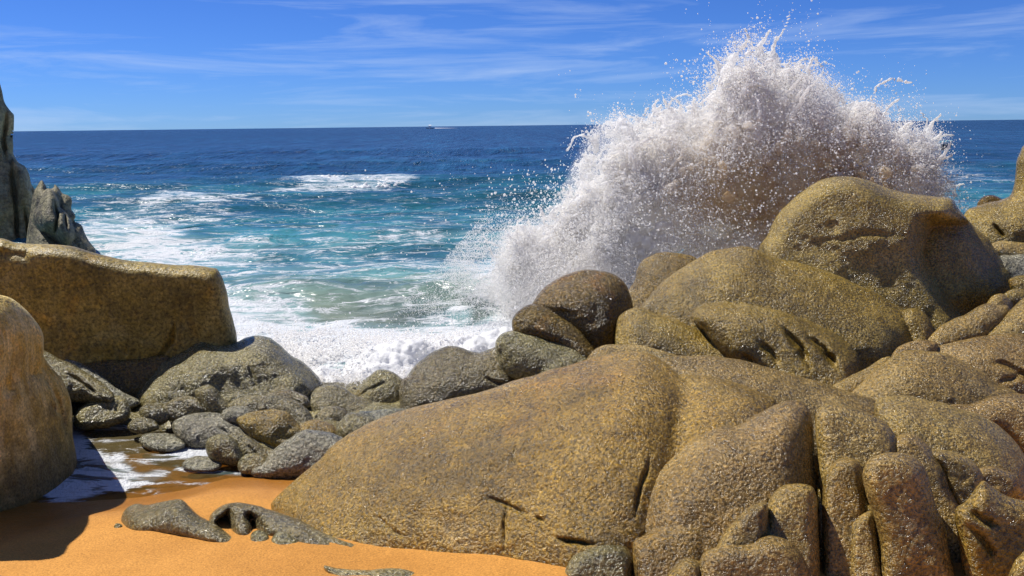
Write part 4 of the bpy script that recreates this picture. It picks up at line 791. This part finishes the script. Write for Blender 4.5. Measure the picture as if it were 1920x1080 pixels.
def build_splash():
    white = foam_mat('spray_foam', (0.985, 0.975, 0.955), (0.74, 0.56, 0.30), 0.65)
    dmat = foam_mat('spray_drops', (0.99, 0.98, 0.965), None, 0.7)
    def thin_of(s): return np.clip((0.30 - s) * 3.2, 0, 1) + 0.9 * np.clip((0.11 - s) * 12, 0, 1)     # ragged on the left, dense on the right
    pts, rad = [], []
    # packed water in the middle of the burst
    n2 = 9000
    s2 = rng.uniform(0.10, 1, n2); t2 = rng.uniform(0, 1, n2) ** 0.6 * 0.88
    px2 = basept(s2) + (env(s2) - basept(s2)) * (t2 * plume(s2))[:, None]
    P2 = place(px2, halfdepth(t2) * rng.choice([-1, 1], n2) * rng.uniform(0.66, 0.84, n2))
    k = fbm(P2 * 1.3, 3, 301) > -0.35 + 0.5 * thin_of(s2) + 0.55 * np.clip((t2 - 0.6) * 3, 0, 1)
    pts.append(P2[k]); rad.append(rng.uniform(0.09, 0.16, k.sum()) * (1.05 - 0.45 * t2[k]))
    # lumps and curds near the surface
    n = 16000
    s = rng.uniform(0, 1, n); t = rng.uniform(0.1, 1, n) ** 0.55 * 0.97
    pix = basept(s) + (env(s) - basept(s)) * (t * plume(s))[:, None]
    P = place(pix, halfdepth(t) * rng.choice([-1, 1], n, p=[0.75, 0.25]) * rng.uniform(0.72, 1.0, n))
    k = (fbm(P * 1.9, 4, 305) > 0.02 + 0.25 * thin_of(s)) & (rng.uniform(size=n) > 0.85 * sand_of(pix, t))
    pts.append(P[k]); rad.append(rng.uniform(0.035, 0.10, k.sum()) * (1.15 - 0.55 * t[k]))
    curdsP = P[k]
    # ropes and fingers thrown outward
    m = 5200
    s = rng.uniform(0, 1, m); t0 = rng.uniform(0.30, 1.0, m) ** 0.55
    p0 = basept(s) + (env(s) - basept(s)) * (t0 * plume(s))[:, None]
    dirp = env(s) - basept(s); dirp /= np.linalg.norm(dirp, axis=1)[:, None]
    a = rng.normal(0, 0.5, m); ca, sa = np.cos(a), np.sin(a)
    dirp = np.stack([dirp[:, 0] * ca - dirp[:, 1] * sa, dirp[:, 0] * sa + dirp[:, 1] * ca], -1)
    v0 = halfdepth(np.minimum(t0, 1)) * np.where(rng.uniform(size=m) < 0.7, -1, 1) * rng.uniform(0.75, 1.1, m)
    kp = (fbm(place(p0, v0) * 1.9, 3, 311) > 0.5 * np.clip((0.12 - s) * 10, 0, 1)) & (rng.uniform(size=m) > 0.8 * sand_of(p0, t0))
    p0, dirp, a, v0, t0 = p0[kp], dirp[kp], a[kp], v0[kp], t0[kp]; m = len(t0)
    ln = rng.gamma(2.0, 13, m) * (0.4 + 0.7 * t0) * np.where(rng.uniform(size=m) < 0.12, 2.4, 1.0); curl = rng.normal(0, 0.02, m); rr = rng.uniform(0.026, 0.068, m) * (1.15 - 0.4 * t0)
    ang = np.arctan2(dirp[:, 1], dirp[:, 0]); q = p0.copy(); K = 24; rope = []
    for k in range(K):
        u = k / (K - 1)
        q = q + np.stack([np.cos(ang), np.sin(ang)], -1) * (ln / K)[:, None]
        ang = ang + curl * ln / K * 3 + rng.normal(0, 0.18, m)
        Pk = place(q, v0 + 0.05 * np.sin(u * 5 + a * 3)); rope.append(Pk)
        pts.append(Pk); rad.append(rr * (1 - 0.7 * u) * rng.uniform(0.75, 1.3, m))
    rope = np.concatenate(rope)
    P = np.concatenate(pts); R = np.concatenate(rad)
    V, fs = points_to_mesh(P, np.maximum(R, 0.0235), 0.0235)
    V = V + fbm(V * 3.0, 3, 333)[:, None] * 0.05 * np.array([0.5, -0.8, 0.6]) + fbm(V * 12.0, 3, 343)[:, None] * 0.028 * np.array([0.7, -0.7, 0.7])
    me = mesh_from('wave_splash', V, fs, [white])
    PX, PY = project(V.astype(float)); d, _, _ = seg_dist(PX, PY, ENV[::2], False)
    a_ = me.attributes.new('sandy', 'FLOAT', 'POINT'); a_.data.foreach_set('value', sand_of(np.stack([PX, PY], -1), np.clip(1 - d / 260.0, 0, 1)).astype(np.float32))
    link('wave_splash', me, kind='stuff', label='white burst of spray where a wave hits the rocks', category='wave spray')
    print('TRI splash', sum(len(f) * (f.shape[1] - 2) for f in fs))
    # ---- drops
    DP, DR = [], []
    def add(P, R): DP.append(P); DR.append(R)
    n = 230000                                   # torn off the ropes and curds
    src = np.concatenate([rope, curdsP]); i = rng.integers(0, len(src), n)
    Q = src[i] + rng.normal(0, 0.055, (n, 3)) * (1 + rng.exponential(0.8, (n, 1))) - np.array([0, 0.03, 0])
    add(Q, np.minimum(0.0032 + rng.exponential(0.0030, n), 0.02))
    n = 140000                                   # froth over the whole face, in drifts
    s = np.where(rng.uniform(size=n) < 0.35, rng.uniform(0, 0.28, n), rng.uniform(0, 1, n)); t = rng.beta(2.2, 1.25, n) * 1.06
    pix = basept(s) + (env(s) - basept(s)) * (t * plume(s))[:, None] + rng.normal(0, 8, (n, 2))
    P = place(pix, -halfdepth(np.minimum(t, 1)) * rng.uniform(0.75, 1.25, n))
    k = (fbm(P * 1.7, 5, 75) > -0.12 + 0.35 * np.clip((t - 0.85) * 4, 0, 1)) & (rng.uniform(size=n) > 0.78 * sand_of(pix, t))
    add(P[k], np.minimum(0.003 + rng.exponential(0.0028, k.sum()), 0.016))
    n = 70000                                    # dense white froth low on the left half
    s = rng.uniform(0.05, 0.62, n); t = rng.uniform(0.02, 0.7, n)
    pix = basept(s) + (env(s) - basept(s)) * (t * plume(s))[:, None] + rng.normal(0, 8, (n, 2))
    P = place(pix, -halfdepth(t) * rng.uniform(0.85, 1.2, n)); k = (fbm(P * 2.0, 5, 85) > -0.15) & (rng.uniform(size=n) > 0.8 * sand_of(pix, t))
    add(P[k], np.minimum(0.0035 + rng.exponential(0.0035, k.sum()), 0.018))
    n = 42000                                    # drops flying clear, in separate jets
    s = rng.uniform(0, 1, n); t = 0.80 + 0.22 * rng.beta(2, 1.5, n)
    jet = np.clip(0.5 + 0.9 * vnoise(np.stack([s * 38, 0 * s, 0 * s], -1), 5), 0, 1)
    t = t + rng.exponential(0.04, n) * (0.25 + jet ** 2 * 1.7)
    pix = basept(s) + (env(s) - basept(s)) * (t * plume(s))[:, None] + rng.normal(0, 7, (n, 2))
    P = place(pix, halfdepth(np.minimum(t, 1)) * rng.uniform(-1.2, 1.0, n)); k = fbm(P * 2.6, 3, 71) > -0.1
    add(P[k], np.minimum(0.004 + rng.exponential(0.0048, k.sum()), 0.03))
    n = 10000                                    # drops in front of the sandy water
    s = rng.uniform(0.3, 1, n); t = rng.uniform(0.05, 0.95, n)
    pix = basept(s) + (env(s) - basept(s)) * t[:, None] + rng.normal(0, 8, (n, 2))
    P = place(pix, -halfdepth(t) * rng.uniform(1.15, 1.5, n)); k = fbm(P * 2.4, 4, 91) > -0.1
    add(P[k], np.minimum(0.004 + rng.exponential(0.004, k.sum()), 0.02))
    n = 9000                                     # flung left over the water, thinning out
    e = rng.exponential(1.0, n); x = 1100 - 70 * e + rng.normal(0, 25, n); y = 300 + 330 * rng.beta(2.2, 1.6, n)
    k = x < 1100 - (y - 300) * 0.15 + 40; P = place(np.stack([x, y], -1)[k], rng.normal(-0.2, 0.8, k.sum()))
    k = fbm(P * 2.2, 3, 73) > -0.1; add(P[k], np.minimum(0.005 + rng.exponential(0.006, k.sum()), 0.03))
    n = 160000                                   # low drift of fine spray down to the surf
    pix = np.stack([rng.normal(970, 120, n), rng.normal(550, 62, n)], -1); pix = pix[(pix[:, 1] < 650) & (pix[:, 0] + 0.9 * pix[:, 1] > 1270)]
    P = place(pix, rng.normal(-0.3, 0.6, len(pix))); k = fbm(P * 1.3, 4, 79) > -0.2
    add(P[k], rng.uniform(0.003, 0.009, k.sum()))
    DP = np.concatenate(DP); DR = 0.82 * np.concatenate(DR); k = DP[:, 2] > 0.02
    o = drop_cloud('spray_drops', DP[k], DR[k], dmat); o['kind'] = 'stuff'; o['label'] = 'fine white drops flying round the burst of spray'; o['category'] = 'spray'
    print('TRI drops', k.sum())
    # thin mist hanging in and round the burst
    n = 3000
    s = np.concatenate([rng.uniform(0, 1, n), rng.uniform(0, 0.3, n // 2)]); t = rng.uniform(0.05, 0.90, len(s))
    pix = basept(s) + (env(s) - basept(s)) * t[:, None]
    P = place(pix, 1.15 * halfdepth(t) * rng.uniform(-1, 1, len(s))); P = P[fbm(P * 0.8, 3, 501) > -0.35]
    V, fs = points_to_mesh(P, rng.uniform(0.22, 0.38, len(P)), 0.11)
    V = V + fbm(V * 1.8, 3, 503)[:, None] * 0.16 * np.array([0.6, -0.6, 0.8]); V[:, 2] = np.maximum(V[:, 2], 0.15)
    m, tt = new_mat('mist'); pv = N(tt, 'ShaderNodeVolumePrincipled'); pv.inputs['Color'].default_value = (1, 1, 1, 1); pv.inputs['Density'].default_value = 0.17; pv.inputs['Anisotropy'].default_value = 0.2
    oo = N(tt, 'ShaderNodeOutputMaterial'); L(tt, pv.outputs[0], oo.inputs['Volume'])
    link('spray_mist', mesh_from('spray_mist', V, fs, [m]), kind='stuff', label='thin white mist hanging round the burst of spray', category='mist')
build_splash()

def foam_heap(name, label, outline, n, r0, r1, z0, z1, voxel, seed, mist=0, tri_n=0, col=(0.92, 0.92, 0.92)):
    pl = smooth_poly(outline, 4)
    lo, hi = pl.min(0), pl.max(0)
    px = rng.uniform(lo[0], hi[0], n * 3); py = rng.uniform(lo[1], hi[1], n * 3)
    k = inside_poly(px, py, pl); px, py = px[k][:n], py[k][:n]
    d, _, _ = seg_dist(px, py, pl, True); P = on_level(px, py, 0.0)
    e = np.clip(d / 25.0, 0, 1)
    h = fbm(P * 0.9, 4, seed) * 0.5 + 0.5
    keep = h > 0.66 - 0.36 * e
    P, h, e = P[keep], h[keep], e[keep]
    lump = np.clip(h, 0, 1) * e
    P[:, 2] = z0 + (z1 - z0) * lump * rng.uniform(0.2, 1.0, len(P))
    R = rng.uniform(r0, r1, len(P)) * (0.5 + 0.5 * e)
    V, fs = points_to_mesh(P, np.maximum(R, voxel), voxel)
    V = V + fbm(V * 6.0, 3, seed + 5)[:, None] * 0.05 * np.array([0.3, -0.5, 0.8]) * (r1 / 0.2) + fbm(V * 15.0, 3, seed + 9)[:, None] * 0.015 * np.array([0.4, -0.5, 0.8]) * (r1 / 0.2)
    parts = [(V, fs)]
    if mist > 1:
        i = rng.integers(0, len(P), mist); Q = P[i] + rng.normal(0, 0.22, (mist, 3)) * np.array([1, 1, 0.9]); Q[:, 2] = np.abs(Q[:, 2]) + 0.05
        parts.append(drops(Q, np.minimum(0.007 + rng.exponential(0.007, mist), 0.03)))
    V, Fs = join(parts)
    me = mesh_from(name, V, Fs, [foam_mat(name, col, None, 0.4)])
    link(name, me, kind='stuff', label=label, category='foam')
    print(name, sum(len(f) * (f.shape[1] - 2) for f in Fs))
foam_heap('surf_foam', 'churning white surf breaking in the gap between the boulders', [(425, 632), (500, 628), (560, 636), (620, 644), (700, 654), (780, 652), (860, 642), (930, 628), (1000, 616), (1080, 610), (1000, 680), (900, 690), (820, 690), (760, 740), (680, 760), (600, 745), (540, 670), (440, 670)], 8000, 0.045, 0.125, -0.12, 0.24, 0.026, 401, mist=1)
def surf_drops():
    pl = smooth_poly([(430, 630), (560, 630), (700, 645), (860, 630), (1000, 605), (1080, 610), (900, 690), (680, 750), (560, 700)], 4)
    n = 45000; px = rng.uniform(430, 1080, n); py = rng.uniform(600, 750, n); k = inside_poly(px, py, pl)
    P = on_level(px[k], py[k], 0.0); g = fbm(P * 1.1, 4, 401) * 0.5 + 0.5
    P[:, 2] = np.clip(g, 0, 1) * 0.16 + rng.exponential(0.05, len(P)); P = P[(fbm(P * 2.5, 3, 88) > -0.1)]
    o = drop_cloud('surf_drops', P, np.minimum(0.003 + rng.exponential(0.004, len(P)), 0.02), bpy.data.materials['spray_drops'])
    o['kind'] = 'stuff'; o['label'] = 'small drops thrown up over the churning surf'; o['category'] = 'spray'
surf_drops()
foam_heap('breaker_foam', 'broken white crest of the swell farther out', [(548, 357), (575, 346), (640, 342), (720, 342), (785, 344), (775, 356), (710, 364), (620, 364)], 1600, 0.10, 0.30, 0.25, 0.95, 0.09, 421)

# ------------------------------------------------------------------ boats
def hull_mesh(name, Lh, Bm, H, mats, sheer=0.3, n=24, open_top=True):
    V = []; cols = 9
    for i in range(n):
        u = i / (n - 1); x = (u - 0.5) * Lh
        w = Bm / 2 * (1 - max(0, (u - 0.45) / 0.55) ** 2.2) ** 0.8 * (0.86 + 0.14 * min(1, u * 4)) + 0.01
        top = H * (1 + sheer * u ** 2.2); keel = 0.0 + H * 0.55 * max(0, (u - 0.7) / 0.3) ** 2
        for j in range(cols):
            a = -1 + 2 * j / (cols - 1); s = abs(a) ** 0.55 * np.sign(a)
            V.append((x + 0.05 * Lh * max(0, u - 0.8) * 5 * abs(a) ** 2 * 0.4, s * w, keel + (top - keel) * abs(a) ** 1.7))
    V = np.array(V); idx = np.arange(n * cols).reshape(n, cols)
    q = np.stack([idx[:-1, :-1], idx[1:, :-1], idx[1:, 1:], idx[:-1, 1:]], -1).reshape(-1, 4)
    tr = idx[0][::-1]
    fan = np.stack([np.full(cols - 2, tr[0]), tr[1:-1], tr[2:]], -1)
    return mesh_from(name, V, [q, fan], mats)
def rim_mesh(name, Lh, Bm, H, mats, sheer=0.3, n=24, t=0.07):
    ring = []
    for side in (1, -1):
        seq = range(n) if side == 1 else range(n - 1, -1, -1)
        for i in seq:
            u = i / (n - 1); x = (u - 0.5) * Lh + 0.05 * Lh * max(0, u - 0.8) * 5 * 0.4
            w = Bm / 2 * (1 - max(0, (u - 0.45) / 0.55) ** 2.2) ** 0.8 * (0.86 + 0.14 * min(1, u * 4)) + 0.01
            ring.append((x, side * w, H * (1 + sheer * u ** 2.2)))
    V = []
    for (x, y, z) in ring:
        for dy, dz in ((-t, -t), (t, -t), (t, t), (-t, t)): V.append((x, y + dy, z + dz))
    m = len(ring); idx = np.arange(m * 4).reshape(m, 4); nx = np.roll(idx, -1, 0)
    q = np.concatenate([np.stack([idx[:, k], nx[:, k], nx[:, (k + 1) % 4], idx[:, (k + 1) % 4]], -1) for k in range(4)])
    return mesh_from(name, np.array(V), [q], mats, smooth=False)
def box_mesh(name, boxes, mats):
    V, Q = [], []
    for (x0, x1, y0, y1, z0, z1, tp) in boxes:
        b = len(V); cx, cy = (x0 + x1) / 2, (y0 + y1) / 2
        for z, s in ((z0, 1), (z1, tp)):
            for x, y in ((x0, y0), (x1, y0), (x1, y1), (x0, y1)): V.append((cx + (x - cx) * s, cy + (y - cy) * s, z))
        Q += [(b, b + 3, b + 2, b + 1), (b + 4, b + 5, b + 6, b + 7)] + [(b + k, b + (k + 1) % 4, b + 4 + (k + 1) % 4, b + 4 + k) for k in range(4)]
    return mesh_from(name, np.array(V), [np.array(Q)], mats, smooth=False)
def boat(name, label, loc, heading):
    o = bpy.data.objects.new(name, None); COL.objects.link(o); o.location = loc; o.rotation_euler = (0, 0, heading)
    o['label'] = label; o['category'] = 'boat'; return o
white = plain('white_boat_paint', (0.88, 0.88, 0.86), 0.35); orange = plain('orange_canvas', (0.75, 0.25, 0.06), 0.7); dark = plain('dark_glass', (0.03, 0.035, 0.04), 0.2)
turq = plain('turquoise_boat_paint', (0.22, 0.62, 0.66), 0.35); navy = plain('dark_teal_hull_paint', (0.015, 0.07, 0.10), 0.3)
p = ray(806.0, 236.6) * 1100.0
b = boat('motor_boat', 'tiny white motor boat with a cabin far out near the horizon', (p[0], p[1], -0.3), math.pi)
link('hull', hull_mesh('hull', 10, 3.4, 1.5, [white]), parent=b)
link('cabin', box_mesh('cabin', [(-2.4, 2.2, -1.5, 1.5, 0.6, 3.6, 0.45)], [white]), parent=b)
link('windscreen', box_mesh('windscreen', [(1.75, 2.1, -1.0, 1.0, 2.3, 3.2, 0.9)], [dark]), parent=b)
link('canopy', box_mesh('canopy', [(-2.6, 2.2, -1.6, 1.6, 4.3, 5.1, 0.3)], [white]), parent=b)
for xx in (-2.0, 1.7):
    for yy in (-1.1, 1.1): link('canopy_post', box_mesh('canopy_post', [(xx - 0.08, xx + 0.08, yy - 0.08, yy + 0.08, 3.3, 4.35, 1)], [white]), parent=b)
wv = []
for i in range(20):
    u = i / 19; wv += [(p[0] + 6 + 28 * u, p[1] - 0.8 - 2.2 * u, 0.45), (p[0] + 6 + 28 * u, p[1] + 0.8 + 2.2 * u, 0.45 + 0.5 * (1 - u))]
wi = np.arange(40).reshape(20, 2)
link('boat_wake', mesh_from('boat_wake', np.array(wv), [np.stack([wi[:-1, 0], wi[1:, 0], wi[1:, 1], wi[:-1, 1]], -1)], [foam_mat('wake_foam', (0.8, 0.8, 0.8), None, 0.0)]), kind='stuff', label='thin white wake trailing behind the far motor boat', category='wake')
p = on_level(np.array([1784.0]), np.array([282.0]))[0]
b = boat('open_skiff', 'low open turquoise skiff half hidden by the right edge of the splash', (p[0] - 3.3, p[1], -0.15), math.radians(4))
link('hull', hull_mesh('hull', 6.6, 1.9, 0.72, [navy], 0.45), parent=b)
link('gunwale', rim_mesh('gunwale', 6.6, 1.9, 0.72, [turq], 0.45, t=0.12), parent=b)
for xx in (-1.8, -0.3, 1.2): link('bench', box_mesh('bench', [(xx - 0.15, xx + 0.15, -0.8, 0.8, 0.5, 0.56, 1)], [turq]), parent=b)
link('outboard_motor', box_mesh('outboard_motor', [(-3.75, -3.3, -0.2, 0.2, 0.6, 1.15, 0.8), (-3.6, -3.42, -0.08, 0.08, -0.1, 0.6, 1)], [dark]), parent=b)
